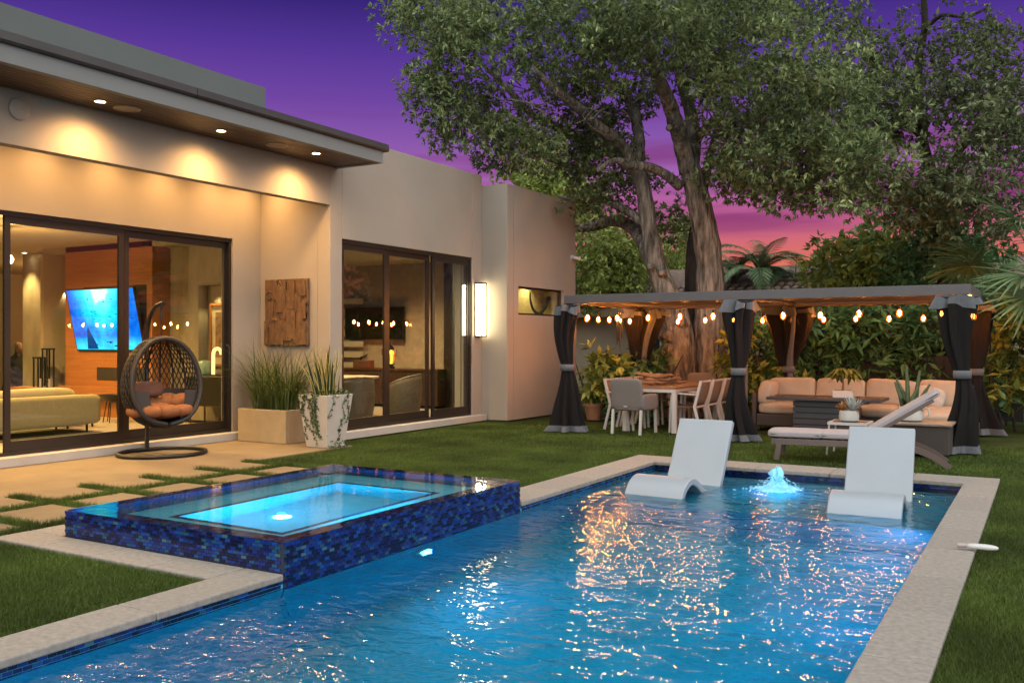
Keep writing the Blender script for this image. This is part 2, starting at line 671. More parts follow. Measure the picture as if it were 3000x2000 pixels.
# glass mosaic: the 300 tiles that show largest are objects, the rest one mesh
TW, TH = 0.0508, 0.0238
tb = MB().cbox((0, 0, 0), (TW - 0.004, 0.006, TH - 0.0038))
TILE = bpy.data.meshes.new('tile')
TILE.from_pydata(tb.v, [], tb.f)
TILE.materials.append(M['tile'])
def tile_run(org, u, length, z0, z1, nrm):
    """positions of running-bond tiles on a wall: list of (centre, u, n)"""
    u, nrm, org = Vector(u), Vector(nrm), Vector(org)
    res = []
    rows = max(1, int((z1 - z0) / TH))
    cols = int(length / TW)
    for r in range(rows):
        for c in range(cols):
            s = (c + 0.5 + (0.5 if r % 2 else 0.0)) * TW
            if s + TW / 2 > length: continue
            res.append((org + u * s + Vector((0, 0, z1 - (r + 0.5) * TH)) + nrm * 0.001, u, nrm))
    return res
def lay_tiles(tiles, parent, limit=300):
    tiles.sort(key=lambda t: (t[0] - Vector((0, 0, 1.5))).length)
    base = wloc(parent)
    def mtx(t, off):
        u, n, v = t[1], t[2], Vector((0, 0, 1))
        if u.cross(n).dot(v) < 0: u = -u
        return Matrix(((u.x, n.x, v.x, t[0].x - off.x), (u.y, n.y, v.y, t[0].y - off.y), (u.z, n.z, v.z, t[0].z - off.z), (0, 0, 0, 1)))
    for t in tiles[:limit]:
        o = bpy.data.objects.new('tile', TILE)
        C.objects.link(o)
        o.parent = parent
        o.matrix_local = mtx(t, base)
    rest = tiles[limit:]
    if rest:
        bv = np.array([p[:] for p in tb.v])
        bf = np.array(tb.f)
        V, F = [], []
        for i, t in enumerate(rest):
            m = np.array(mtx(t, base))
            V.append(bv @ m[:3, :3].T + m[:3, 3])
            F.append(bf + 8 * i)
        o = mobj('mosaic_tiles', npmesh('mosaic_tiles', np.concatenate(V), np.concatenate(F)), M['tile'], parent)
        o['kind'] = 'stuff'
tl = tile_run((PX0, 1.9, 0), (0, 1, 0), 2.5, -0.13, -0.045, (1, 0, 0))
tl += tile_run((PX0, 7.48, 0), (0, 1, 0), 3.38, -0.13, -0.045, (1, 0, 0))
tl += tile_run((PX0, PY1, 0), (1, 0, 0), PX1 - PX0, -0.13, -0.045, (0, -1, 0))
lay_tiles(tl, basin)

# coping stones
def stones(x0, x1, y0, y1, along, n, parent):
    for i in range(n):
        a, b = i / n, (i + 1) / n
        gp = 0.0022
        m = MB()
        if along == 'y': m.box(x0, x1, y0 + (y1 - y0) * a + gp, y0 + (y1 - y0) * b - gp, -0.045, random.uniform(-0.001, 0.001))
        else: m.box(x0 + (x1 - x0) * a + gp, x0 + (x1 - x0) * b - gp, y0, y1, -0.045, random.uniform(-0.001, 0.001))
        m.build('coping_stone', M['coping'], parent, bevel=0.009, seg=2)
cp = MB().box(PX1 + 0.01, -0.47, PY0, PY1, -0.10, -0.05)
cp.box(PX0 - 0.38, PX0 - 0.01, 7.5, PY1, -0.10, -0.05)
cp.box(PX0 - 0.3, PX0 - 0.01, PY0, 4.3, -0.10, -0.05)
cp.box(-4.7, -0.5, PY1 + 0.01, 11.35, -0.10, -0.05)
cop = struct('pool_coping', cp, M['grout'])
stones(PX1 - 0.02, -0.455, -1.5, 10.83, 'y', 14, cop)
stones(PX0 - 0.42, PX0 + 0.02, 7.48, 10.83, 'y', 4, cop)
stones(-4.70, -0.455, 10.83, 11.38, 'x', 5, cop)
stones(-4.60, PX0 + 0.02, -1.5, 4.374, 'y', 6, cop)
stones(-7.0, -4.604, 4.06, 4.37, 'x', 4, cop)
stones(-7.0, -6.58, 4.374, 7.9, 'y', 5, cop)

# water of the pool
wm = MB()
quad(wm, (PX0 - 0.002, PY0, WZ), (PX1 + 0.002, PY0, WZ), (PX1 + 0.002, PY1 + 0.002, WZ), (PX0 - 0.002, PY1 + 0.002, WZ))
M['water'] = watermat('pool_water', (0.40, 0.86, 0.95), [(2.2, (1.0, 1.6, 1), 0.022), (6.0, (1.0, 1.4, 1), 0.0135), (14.0, (1, 1.2, 1), 0.0044)], rough=0.012, refr=1.0)
struct('pool_water', wm, M['water'])

# ------------------------------------------------------------------ spa
SX0, SX1, SY0, SY1, SZ = -6.56, -4.274, 4.385, 7.46, 0.20
spa = thing('raised_spa', 'raised square spa clad in dark blue glass mosaic, flush with still water', 'spa', ((SX0 + SX1) / 2, (SY0 + SY1) / 2, 0))
RW = 0.14
sw = MB()
sw.box(SX0, SX1, SY0, SY0 + RW, -0.9, SZ - 0.012)
sw.box(SX0, SX1, SY1 - RW, SY1, -0.9, SZ - 0.012)
sw.box(SX0, SX0 + RW, SY0 + RW, SY1 - RW, -0.9, SZ - 0.012)
sw.box(SX1 - RW, SX1, SY0 + RW, SY1 - RW, -0.9, SZ - 0.012)
sw.build('shell', M['grout'], spa, world=True)
tl = tile_run((SX0, SY0 - 0.003, 0), (1, 0, 0), SX1 - SX0, 0.004, SZ - 0.004, (0, -1, 0))
tl += tile_run((SX1 + 0.003, SY0, 0), (0, 1, 0), SY1 - SY0, -0.135, SZ - 0.004, (1, 0, 0))
lay_tiles(tl, spa)
MB().box(SX1 + 0.001, SX1 + 0.004, SY0 + 0.002, SY1, ZF + 0.01, -0.137).build('plaster_face', M['plaster'], basin)
M['spalight'] = mat('spa_plaster', (0.14, 0.58, 0.68), 0.7, var=0.06, scale=5)
BW = 0.44
ix0, ix1, iy0, iy1 = SX0 + RW, SX1 - RW, SY0 + RW, SY1 - RW
be_ = MB()
bz = -0.26
be_.box(ix0, ix1, iy0, iy0 + BW, -0.9, bz)
be_.box(ix0, ix1, iy1 - BW, iy1, -0.9, bz)
be_.box(ix0, ix0 + BW, iy0 + BW, iy1 - BW, -0.9, bz)
be_.box(ix1 - BW, ix1, iy0 + BW, iy1 - BW, -0.9, bz)
be_.box(ix0 + BW, ix1 - BW, iy0 + BW, iy1 - BW, -0.9, -0.74)
be_.build('bench', M['spalight'], spa, world=True)
nb = MB()
e = 0.05
for (a, b, c, d) in ((ix0 + BW - e, ix1 - BW + e, iy0 + BW - e, iy0 + BW), (ix0 + BW - e, ix1 - BW + e, iy1 - BW, iy1 - BW + e),
                     (ix0 + BW - e, ix0 + BW, iy0 + BW, iy1 - BW), (ix1 - BW, ix1 - BW + e, iy0 + BW, iy1 - BW)):
    nb.box(a, b, c, d, bz, bz + 0.006)
nb.build('bench_edge_tile', M['grout'], spa, world=True)
rt = MB()
n_u = 34
for k in range(n_u * 2):
    pass
def rim(x0, x1, y0, y1, s=0.032):
    nx, ny = max(1, round((x1 - x0) / s)), max(1, round((y1 - y0) / (s * 2)))
    for i in range(nx):
        for j in range(ny):
            a, b = x0 + (x1 - x0) * i / nx, x0 + (x1 - x0) * (i + 1) / nx
            c, d = y0 + (y1 - y0) * j / ny, y0 + (y1 - y0) * (j + 1) / ny
            rt.add([(a + .001, c + .001, SZ - .008), (b - .001, c + .001, SZ - .008), (b - .001, d - .001, SZ - .008), (a + .001, d - .001, SZ - .008)], [(0, 1, 2, 3)])
rim(SX0, SX1, SY0, SY0 + RW)
rim(SX0, SX1, SY1 - RW, SY1)
rim(SX0, SX0 + RW, SY0 + RW, SY1 - RW)
rim(SX1 - RW, SX1, SY0 + RW, SY1 - RW)
rm = rt.build('rim_mosaic', M['tile'], spa, world=True)
rm['kind'] = 'stuff'
# mosaic lining of the upper inside walls
li = MB()
li.box(ix0, ix0 + 0.004, iy0, iy1, -0.02, SZ - 0.01)
li.box(ix1 - 0.004, ix1, iy0, iy1, -0.02, SZ - 0.01)
li.box(ix0, ix1, iy1 - 0.004, iy1, -0.02, SZ - 0.01)
li.box(ix0, ix1, iy0, iy0 + 0.004, -0.02, SZ - 0.01)
li.build('inner_tile_band', mat('blue_tile_band', (0.01, 0.06, 0.25), 0.2, var=0.5, scale=40), spa, world=True)
sl = MB().lathe([(0.05, 0), (0.075, 0.006), (0.07, 0.016), (0.04, 0.02)], 16)
slo = sl.build('spa_lamp', emit('spa_lamp_glow', (0.25, 0.8, 1.0), 12), spa)
slo.location = Vector((ix0 + BW + 0.35, 5.75, -0.735)) - wloc(spa)
M['spawater'] = watermat('spa_water', (0.93, 0.99, 1.0), [(5.0, (1, 1.4, 1), 0.0016), (14, (1, 1, 1), 0.0004)], rough=0.0, refr=1.0)
swm = MB()
quad(swm, (SX0 - 0.002, SY0 - 0.002, SZ), (SX1 + 0.002, SY0 - 0.002, SZ), (SX1 + 0.002, SY1 + 0.002, SZ), (SX0 - 0.002, SY1 + 0.002, SZ))
struct('spa_water', swm, M['spawater'])
BLUE = (0.02, 0.42, 1.0)
CYAN = (0.03, 0.55, 1.0)
lamp('POINT', 'spa_lamp_and_fill', (ix0 + BW + 0.35, 5.75, -0.62), 22, (0.0, 0.54, 1.0), 0.03)
lamp('AREA', 'spa_lamp_and_fill', (ix1 - 0.02, 5.9, -0.10), 26.0, (0.05, 0.6, 1.0), to=(ix0, 5.9, -0.5), sx=0.2, sy=0.12)  # unseen area light added to brighten the bench in cyan

# pool lamps: one under the spa wall seen glowing, others unseen, added to light the water
pf = thing('pool_lamp', 'glowing blue underwater lamp on the pool wall below the raised spa', 'lamp', (-4.262, 5.9, -0.34))
lb = MB()
lb.M = Matrix.Rotation(R(90), 4, 'Y')
lb.lathe([(0.085, 0.0), (0.09, 0.02), (0.075, 0.03)], 20)
lb.build('lamp_rim', M['white'], pf)
lb = MB()
lb.M = Matrix.Rotation(R(90), 4, 'Y')
lb.lathe([(0.072, 0.025), (0.06, 0.04), (0.02, 0.048)], 20)
lb.build('lamp_lens', emit('pool_lamp_glow', (0.10, 0.45, 1.0), 9), pf)
for y_ in (0.6, 2.6, 4.6, 6.6, 8.3):
    lamp('AREA', 'pool_lamp_and_fill', (PX1 - 0.03, y_, -0.62), 5.0, (0.0, 0.51, 1.0), to=(PX1 - 2, y_, -0.9), sx=0.3, sy=0.3)
for x_, e_ in ((-3.8, 30), (-2.4, 14)):  # near-wall pair added to even out the blue
    lamp('AREA', 'pool_lamp_and_fill', (x_, PY0 + 0.03, -0.62), e_ * 1.25, (0.0, 0.51, 1.0), to=(x_, 2, -0.8), sx=0.3, sy=0.3)
lamp('SPOT', 'pool_lamp_and_fill', (-4.2, 5.9, -0.42), 18, (0.0, 0.55, 1.0), 0.03, (-3.0, 5.9, -0.9), R(150), 0.8)

# ------------------------------------------------------------------ patio and stepping stones
pm = MB().box(-10.85, -8.684, -2.0, 10.3, -0.08, -0.002)
patio = struct('patio', pm, M['patio'], bevel=0.006)
cells = [(0.75 * k + 5.32, 0.75 * k + 5.93) for k in range(-8, 4)]
for k, (a, b) in enumerate(cells):
    j = lambda: random.uniform(-0.002, 0.002)
    MB().box(-8.69, -8.085, a - 0.02, b, -0.08, -0.001 + j()).build('paver', M['patio'], patio, bevel=0.008)
    MB().box(-7.95, -7.13, a - 0.02, b, -0.08, 0.0 + j()).build('paver', M['patio'], patio, bevel=0.008)

# ------------------------------------------------------------------ house
house = thing('modern_house', 'flat roofed single storey house with cream stucco walls and wide glass sliding doors', 'house', (-13, 9, 0))
def part(name, mb, m, **k):
    return mb.build(name, M[m] if isinstance(m, str) else m, house, world=True, **k)
# glass wall A in the recess
DA0, DA1, DZ0, DZ1 = 3.2, 10.04, 0.115, 3.08
a = MB()
a.box(XA - 0.25, XA, -2, 10.62, DZ1, 4.15)
a.box(XA - 0.25, XA, DA1, 10.62, 0, DZ1)
a.box(XA - 0.25, XA, -2, DA0, 0, DZ1)
part('wall', a, 'stucco')
part('wall', MB().box(XA - 0.25, XB - 0.25, 10.622, 10.87, 0, 4.68), 'stucco')
# facade B
DB0, DB1 = 10.90, 14.60
b = MB()
b.box(XB - 0.25, XB, 10.62, DB0, 0, 4.68)
b.box(XB - 0.25, XB, DB0, DB1, DZ1, 4.68)
b.box(XB - 0.25, XB, DB1, 14.94, 0, 4.68)
part('wall', b, 'stucco', bevel=0.012)
# block C with its slot window
XC, NY0, NY1, NZ0, NZ1 = -8.84, 15.37, 17.3, 2.02, 2.57
c_ = MB()
c_.box(XC - 0.3, XC, 15.19, NY0, 0, 4.49)
c_.box(XC - 0.3, XC, NY1, 17.85, 0, 4.49)
c_.box(XC - 0.3, XC, NY0, NY1, 0, NZ0)
c_.box(XC - 0.3, XC, NY0, NY1, NZ1, 4.49)
part('wall', c_, 'stucco')
part('wall', MB().box(-9.7, XC, 14.942, 15.19, 0, 4.49), 'stucco', bevel=0.012)
part('wall', MB().box(-16, XC - 0.3, 17.6, 17.85, 0, 4.49), 'stucco')
part('roof', MB().box(-16, XB - 0.26, 10.88, 17.59, 3.35, 3.6), 'upper')
# beam over the recess
part('beam', MB().box(XB - 0.155, XB - 0.002, -2, 10.618, 3.565, 4.148), 'stucco', bevel=0.006)
# roof slab: fascia, soffit boards, dark metal drip edge, upper volume
rs = MB().box(-16, -8.515, -2, 10.78, 4.18, 4.31)
rs.box(-8.60, -8.511, -2, 10.784, 4.135, 4.18)
rs.box(-9.40, -8.60, 10.70, 10.784, 4.135, 4.18)
part('roof', rs, 'fascia')
nb_ = 9
for i in range(nb_):
    x0 = -9.40 + 0.80 * i / nb_
    part('soffit_plank', MB().box(x0 + 0.005, x0 + 0.80 / nb_ - 0.005, -2, 10.70, 4.150, 4.172), 'soffit')
part('soffit', MB().box(-10.84, -9.405, -2, 10.61, 4.150, 4.178), 'stucco')
gt = MB()
pr = [(-8.62, 4.312), (-8.475, 4.312), (-8.455, 4.335), (-8.47, 4.42), (-8.50, 4.425), (-8.62, 4.39)]
for y0, y1 in ((-2, 3.3), (3.31, 7.3), (7.31, 10.86)):
    n = len(pr)
    vs = [(x, y0, z) for x, z in pr] + [(x, y1, z) for x, z in pr]
    gt.add(vs, [(i, (i + 1) % n, (i + 1) % n + n, i + n) for i in range(n)] + [tuple(range(n - 1, -1, -1)), tuple(range(n, 2 * n))])
part('drip_edge', gt, 'roofmetal')
part('parapet', MB().box(-16, -11.0, -2, 10.87, 4.311, 5.62), 'upper')
# kerb under the doors
part('door_sill', MB().box(XA - 0.3, XA + 0.16, -2, 10.3, 0.0, 0.112), 'sill', bevel=0.006)
part('door_sill', MB().box(XB - 0.3, XB + 0.14, 10.66, 14.9, 0.0, 0.112), 'sill', bevel=0.006)

def sliding_door(X, ys, z0, z1, name='sliding_door'):
    """ys: panel edges. One frame, then every leaf its own sub-part set"""
    f = MB()
    f.box(X - 0.17, X - 0.03, ys[0], ys[-1], z1 - 0.06, z1 - 0.002)
    f.box(X - 0.17, X - 0.03, ys[0], ys[-1], z0, z0 + 0.04)
    f.box(X - 0.17, X - 0.03, ys[0], ys[0] + 0.045, z0 + 0.04, z1 - 0.06)
    f.box(X - 0.17, X - 0.03, ys[-1] - 0.045, ys[-1], z0 + 0.04, z1 - 0.06)
    fr = f.build(name, M['bronze'], house, world=True)
    for i in range(len(ys) - 1):
        y0, y1 = ys[i] + 0.02, ys[i + 1] - 0.02
        x = X - 0.07 - 0.045 * (i % 2)
        l = MB()
        l.box(x - 0.02, x + 0.02, y0, y0 + 0.075, z0 + 0.04, z1 - 0.06)
        l.box(x - 0.02, x + 0.02, y1 - 0.075, y1, z0 + 0.04, z1 - 0.06)
        l.box(x - 0.02, x + 0.02, y0 + 0.075, y1 - 0.075, z0 + 0.04, z0 + 0.17)
        l.box(x - 0.02, x + 0.02, y0 + 0.075, y1 - 0.075, z1 - 0.15, z1 - 0.06)
        l.build('door_leaf', M['bronze'], fr)
        MB().box(x - 0.004, x + 0.004, y0 + 0.07, y1 - 0.07, z0 + 0.165, z1 - 0.145).build('pane', M['glass'], fr)
    h = MB()
    yh = ys[-1] - 0.085
    h.tube([(X - 0.05, yh, 1.05), (X + 0.02, yh, 1.08), (X + 0.02, yh, 1.42), (X - 0.05, yh, 1.45)], 0.011, 6)
    h.build('handle', M['black'], fr)
    return fr
sliding_door(XA, [3.2, 4.75, 6.47, 8.17, 10.04], DZ0, DZ1)
sliding_door(XB, [10.90, 12.1, 13.35, 14.60], DZ0, DZ1)
# slot window: dark frame, pane
sf = MB()
for y0, y1, z0, z1 in ((NY0, NY1, NZ0, NZ0 + 0.035), (NY0, NY1, NZ1 - 0.035, NZ1), (NY0, NY0 + 0.035, NZ0 + 0.035, NZ1 - 0.035), (NY1 - 0.035, NY1, NZ0 + 0.035, NZ1 - 0.035)):
    sf.box(XC - 0.14, XC - 0.07, y0, y1, z0, z1)
sfo = part('slot_window', sf, 'bronze')
MB().box(XC - 0.11, XC - 0.104, NY0 + 0.03, NY1 - 0.03, NZ0 + 0.03, NZ1 - 0.03).build('pane', M['glass'], sfo)
M['niche'] = mat('niche_plaster', (0.60, 0.52, 0.24), 0.85, var=0.03)
ni = MB()
ni.box(XC - 0.64, XC - 0.3, NY0 - 0.02, NY1 + 0.27, NZ0 - 0.03, NZ0 - 0.001)
ni.box(XC - 0.64, XC - 0.3, NY0 - 0.02, NY1 + 0.27, NZ1 + 0.25, NZ1 + 0.28)
ni.box(XC - 0.66, XC - 0.64, NY0 - 0.02, NY1 + 0.27, NZ0 - 0.03, NZ1 + 0.28)
ni.box(XC - 0.64, XC - 0.3, NY0 - 0.04, NY0 - 0.02, NZ0 - 0.03, NZ1 + 0.28)
ni.box(XC - 0.64, XC - 0.3, NY1 + 0.27, NY1 + 0.29, NZ0 - 0.03, NZ1 + 0.28)
part('window_alcove', ni, 'niche')
lamp('SPOT', 'alcove_light', (XC - 0.44, 16.75, NZ1 + 0.2), 16, (1, 0.82, 0.42), 0.03, (XC - 0.6, 16.75, 2.0), R(120), 0.8)

# downlights and flat speakers in the soffit
M['lens'] = emit('downlight_lens', (1.0, 0.80, 0.50), 18)
M['trimw'] = mat('downlight_trim', (0.5, 0.42, 0.3), 0.5)
def ring(r0, r1, z, m):
    return m.lathe([(r1, z), (r1, z - 0.008), (r0, z - 0.008), (r0, z)], 20, caps=False)
def downlight(x, y, z, lab, lit=True, r=0.055, grp=None):
    t = thing('downlight', lab, 'downlight', (x, y, z), group=grp)
    m = MB()
    ring(r, r + 0.02, 0, m)
    m.build('trim', M['trimw'] if lit else M['black'], t)
    d = MB().lathe([(r, -0.002), (r * 0.6, -0.004), (0.005, -0.004)], 16)
    d.build('lens', M['lens'] if lit else M['black'], t)
    return t
downlight(-9.0, 4.80, 4.15, 'unlit dark downlight in the timber soffit nearest the left edge of the photo', False, grp='downlights in the timber soffit')
downlight(-9.04, 6.46, 4.15, 'lit soffit downlight above the round white wall disc', grp='downlights in the timber soffit')
downlight(-8.99, 8.13, 4.15, 'lit soffit downlight between the two flat round speakers', grp='downlights in the timber soffit')
downlight(-8.91, 9.78, 4.15, 'lit soffit downlight next to the end corner of the eaves', grp='downlights in the timber soffit')
for y in (6.46, 8.13, 9.78, 3.1):
    lamp('SPOT', 'soffit_light', (-9.02, y, 4.10), 80, (1.0, 0.545, 0.195), 0.12, (-9.04, y, 0), R(160), 1.0)
for y in (2.4, 3.3, 4.2, 5.1, 6.0, 6.9, 7.8, 8.7, 9.6, 10.25):  # hidden behind the beam; extra ones added to even the wash
    lamp('SPOT', 'recess_light', (-10.45, y, 4.13), 56, (1.0, 0.545, 0.195), 0.14, (-10.45, y, 0), R(160), 1.0)
def speaker(px, py, lab):
    p = at(px, py, 1)
    k = (4.148 - 1.5) / (p.z - 1.5)
    x, y = p.x * k, p.y * k
    t = thing('ceiling_speaker', lab, 'speaker', (x, y, 4.148), group='flat round speakers in the soffit')
    m = MB()
    ring(0.135, 0.15, 0, m)
    m.build('rim', M['trimw'], t)
    MB().lathe([(0.137, -0.003), (0.10, -0.005), (0.004, -0.005)], 24).build('grille', mat('speaker_grille', (0.42, 0.34, 0.24), 0.8), t)
speaker(372, 318, 'flat round speaker in the soffit near the brighter left downlight')
speaker(812, 425, 'flat round speaker in the soffit near the corner of the eaves')
# round disc on the beam face
t = thing('wall_disc', 'round white disc mounted high on the lit beam under the eaves', 'access point', (XB, 5.75, 3.95))
m = MB()
m.M = Matrix.Rotation(R(90), 4, 'Y')
m.lathe([(0.115, 0), (0.115, 0.02), (0.10, 0.035), (0.05, 0.042), (0.005, 0.044)], 28)
m.build('housing', M['stucco'], t, smooth=True)
m = MB()
m.M = Matrix.Rotation(R(90), 4, 'Y')
m.lathe([(0.035, 0.043), (0.035, 0.047), (0.028, 0.047), (0.028, 0.043)], 20, caps=False)
m.build('ring', M['trimw'], t)

# tall sconce at the end of facade B
t = thing('wall_sconce', 'tall slim box sconce glowing on the corner of the facade', 'sconce', (XB, 14.76, 2.1))
m = MB()
m.cbox((0.085, 0, 0.50), (0.17, 0.17, 0.03))
m.cbox((0.085, 0, -0.50), (0.17, 0.17, 0.03))
for sx in (0.16,):
    for sy in (-0.075, 0.075): m.cbox((sx, sy, 0), (0.018, 0.018, 1.0))
m.cbox((0.01, 0, 0), (0.02, 0.17, 1.0))
m.build('frame', M['bronze'], t)
M['sconce'] = emit('sconce_glow', (1.0, 0.82, 0.46), 7.5)
MB().cbox((0.085, 0, 0), (0.13, 0.13, 0.97)).build('diffuser', M['sconce'], t)

# security camera
t = thing('security_camera', 'small white bullet camera near the top right of the end block', 'camera', (XC, 17.66, 3.30))
m = MB().tube([(0, 0, 0.0), (0.05, 0, 0.0)], 0.055, 12)
m.build('mount', M['white'], t, smooth=True)
m = MB().tube([(0.05, -0.01, 0), (0.19, 0.06, -0.04)], 0.038, 12)
m.build('body', M['white'], t, smooth=True)
MB().tube([(0.185, 0.058, -0.039), (0.197, 0.064, -0.042)], 0.03, 12).build('lens', M['black'], t)

# relief art panel on the return wall
t = thing('wall_art', 'square carved brown wooden relief panel hanging on the cream wall', 'wall art', (-10.25, 10.615, 1.95))
M['relief'] = mat('carved_wood', (0.17, 0.085, 0.035), 0.65, var=0.45, scale=7, stretch=(3, 1, 1.2), bump=0.5, bscale=40, bdist=0.006)
MB().box(-0.45, 0.45, -0.05, -0.002, -0.52, 0.52).build('panel', M['relief'], t, bevel=0.006)
rr = random.Random(5)
yy = -0.052
for i in range(46):
    x = -0.42 + 0.84 * rr.random()
    z = -0.46 + 0.92 * rr.random()
    m = MB()
    if rr.random() < 0.6:
        h_ = rr.uniform(0.08, 0.30)
        w_ = rr.uniform(0.03, 0.09)
        m.box(max(-.44, x - w_), min(.44, x + w_), yy - rr.uniform(0.010, 0.032), yy, max(-.5, z - h_), min(.5, z + h_))
    else:
        r_ = rr.uniform(0.05, 0.11)
        a0 = rr.uniform(0, 6)
        m.tube([(max(-.43, min(.43, x + r_ * math.cos(a0 + q * .3))), yy, max(-.5, min(.5, z + r_ * math.sin(a0 + q * .3)))) for q in range(9)], 0.02, 6)
    m.build('carved_piece', M['relief'], t, bevel=0.003)
# ================================================================== INTERIORS
M['floor'] = mat('interior_floor_tile', (0.42, 0.38, 0.30), 0.35, var=0.06)
M['intwall'] = mat('interior_wall', (0.46, 0.40, 0.28), 0.85, var=0.03)
M['ceil'] = mat('interior_ceiling', (0.52, 0.45, 0.30), 0.85, var=0.02)
M['marble'] = mat('grey_gold_marble', (0.30, 0.27, 0.20), 0.35, var=0.45, scale=1.6, stretch=(1.2, 1.2, 0.45), col2=(0.42, 0.37, 0.26), detail=8)
M['woodwall'] = mat('orange_veneer', (0.40, 0.155, 0.045), 0.5, var=0.16, scale=3, stretch=(0.5, 0.5, 14))
M['sofa_in'] = mat('olive_sofa_fabric', (0.42, 0.36, 0.20), 0.9, var=0.05, scale=20)
lr = house
FZ = 0.10
part('interior_floor', MB().box(-24, XA - 0.3, 1, 11.6, 0.0, FZ), 'floor')
part('interior_ceiling', MB().box(-24, XA - 0.26, 1, 11.6, 3.3, 3.4), 'ceil')
TYW, MYW = 10.90, 11.28
part('wood_feature_wall', MB().box(-16.3, -13.8, TYW, 11.6, FZ, 3.3), 'woodwall')
mw = MB()
# right marble wall with a tall niche
NX0, NX1 = -13.05, -12.45
mw.box(-13.8, NX0, MYW, 11.6, FZ, 3.3)
mw.box(NX1, XA - 0.26, MYW, 11.6, FZ, 3.3)
mw.box(NX0, NX1, MYW, 11.6, FZ, 1.0)
mw.box(NX0, NX1, MYW, 11.6, 2.5, 3.3)
mw.box(NX0, NX1, MYW + 0.22, 11.62, 1.0, 2.5)
LX0, LX1 = -17.35, -16.65
mw.box(-18.3, LX0, MYW, 11.6, FZ, 3.3)
mw.box(LX1, -16.3, MYW, 11.6, FZ, 3.3)
mw.box(LX0, LX1, MYW, 11.6, FZ, 1.0)
mw.box(LX0, LX1, MYW, 11.6, 2.5, 3.3)
mw.box(LX0, LX1, MYW + 0.22, 11.62, 1.0, 2.5)
part('marble_wall', mw, 'marble')
bw = MB()
bw.box(-24.2, -24, 1, 16, FZ, 3.3)
bw.box(-24, XA - 0.26, 0.9, 1.0, FZ, 3.3)
bw.box(-24, -20.6, 15.9, 16.0, FZ, 3.3)
bw.box(-20.6, -18.3, 15.9, 16.0, 2.5, 3.3)
bw.box(-18.3, -18.1, 11.6, 16, FZ, 3.3)
part('interior_wall', bw, 'intwall')
part('interior_floor', MB().box(-24, -18.3, 11.6, 16.0, 0.0, FZ), 'floor')
part('interior_ceiling', MB().box(-24, -18.3, 11.6, 16.0, 3.3, 3.4), 'ceil')
gd = MB().box(-20.6, -18.3, 15.95, 16.0, FZ, 2.5)
part('far_glass_door', gd, mat('dark_garden_door', (0.02, 0.035, 0.018), 0.2, var=0.6, scale=3))
fd = MB()
for x in (-20.6, -19.45, -18.35): fd.box(x, x + 0.08, 15.88, 15.95, FZ, 2.5)
part('far_door_frame', fd, 'bronze')

# television tilted on the wooden wall
M['tvrec'] = mat('tv_recess', (0.02, 0.016, 0.012), 0.7)
part('television_recess', MB().box(-15.75, -13.95, TYW - 0.004, TYW + 0.05, 1.32, 2.52), 'tvrec')
t = thing('television', 'large tilted wall screen showing bright blue underwater fish', 'television', (-14.92, 10.74, 1.90))
t.rotation_euler = (R(12), 0, 0)
MB().box(-0.97, 0.97, 0.0, 0.05, -0.585, 0.585).build('bezel', M['black'], t, bevel=0.006)
m, nt_, o_ = newmat('fish_film')
n_, l_ = nt_.nodes.new, nt_.links.new
tcx = n_('ShaderNodeTexCoord')
sp_ = n_('ShaderNodeSeparateXYZ')
l_(tcx.outputs['Object'], sp_.inputs[0])
gr = n_('ShaderNodeTexGradient')
gr.gradient_type = 'SPHERICAL'
mpx = n_('ShaderNodeMapping')
mpx.inputs['Location'].default_value = (0.05, 0, -0.55)
mpx.inputs['Scale'].default_value = (1.15, 0, 0.85)
l_(tcx.outputs['Object'], mpx.inputs[0])
l_(mpx.outputs[0], gr.inputs[0])
nzx = n_('ShaderNodeTexNoise')
nzx.inputs['Scale'].default_value = 5
nzx.inputs['Detail'].default_value = 6
l_(tcx.outputs['Object'], nzx.inputs['Vector'])
adx = n_('ShaderNodeMath')
adx.operation = 'MULTIPLY_ADD'
adx.inputs[1].default_value = 0.5
l_(nzx.outputs['Fac'], adx.inputs[0])
l_(gr.outputs['Fac'], adx.inputs[2])
rpx = n_('ShaderNodeValToRGB')
cols = [(0.15, (0.002, 0.06, 0.42)), (0.42, (0.004, 0.20, 0.85)), (0.70, (0.01, 0.55, 0.85)), (0.95, (0.12, 0.85, 0.80)), (1.0, (0.5, 1, 0.9))]
ee = rpx.color_ramp.elements
while len(ee) < 5: ee.new(0.5)
for q, (p, c) in zip(ee, cols):
    q.position = p
    q.color = c + (1,)
l_(adx.outputs[0], rpx.inputs[0])
sand = n_('ShaderNodeMapRange')
sand.inputs['From Min'].default_value = -0.30
sand.inputs['From Max'].default_value = -0.46
l_(sp_.outputs[2], sand.inputs['Value'])
nz2 = n_('ShaderNodeMath')
nz2.operation = 'MULTIPLY'
l_(sand.outputs[0], nz2.inputs[0])
l_(nzx.outputs['Fac'], nz2.inputs[1])
mxx = n_('ShaderNodeMix')
mxx.data_type = 'RGBA'
l_(nz2.outputs[0], mxx.inputs['Factor'])
l_(rpx.outputs[0], mxx.inputs['A'])
mxx.inputs['B'].default_value = (0.06, 0.85, 0.9, 1)
em = n_('ShaderNodeEmission')
em.inputs[1].default_value = 0.62
l_(mxx.outputs['Result'], em.inputs[0])
l_(em.outputs[0], o_.inputs[0])
MB().box(-0.945, 0.945, -0.003, -0.0005, -0.56, 0.56).build('screen', m, t)
fsh = MB()
rr = random.Random(3)
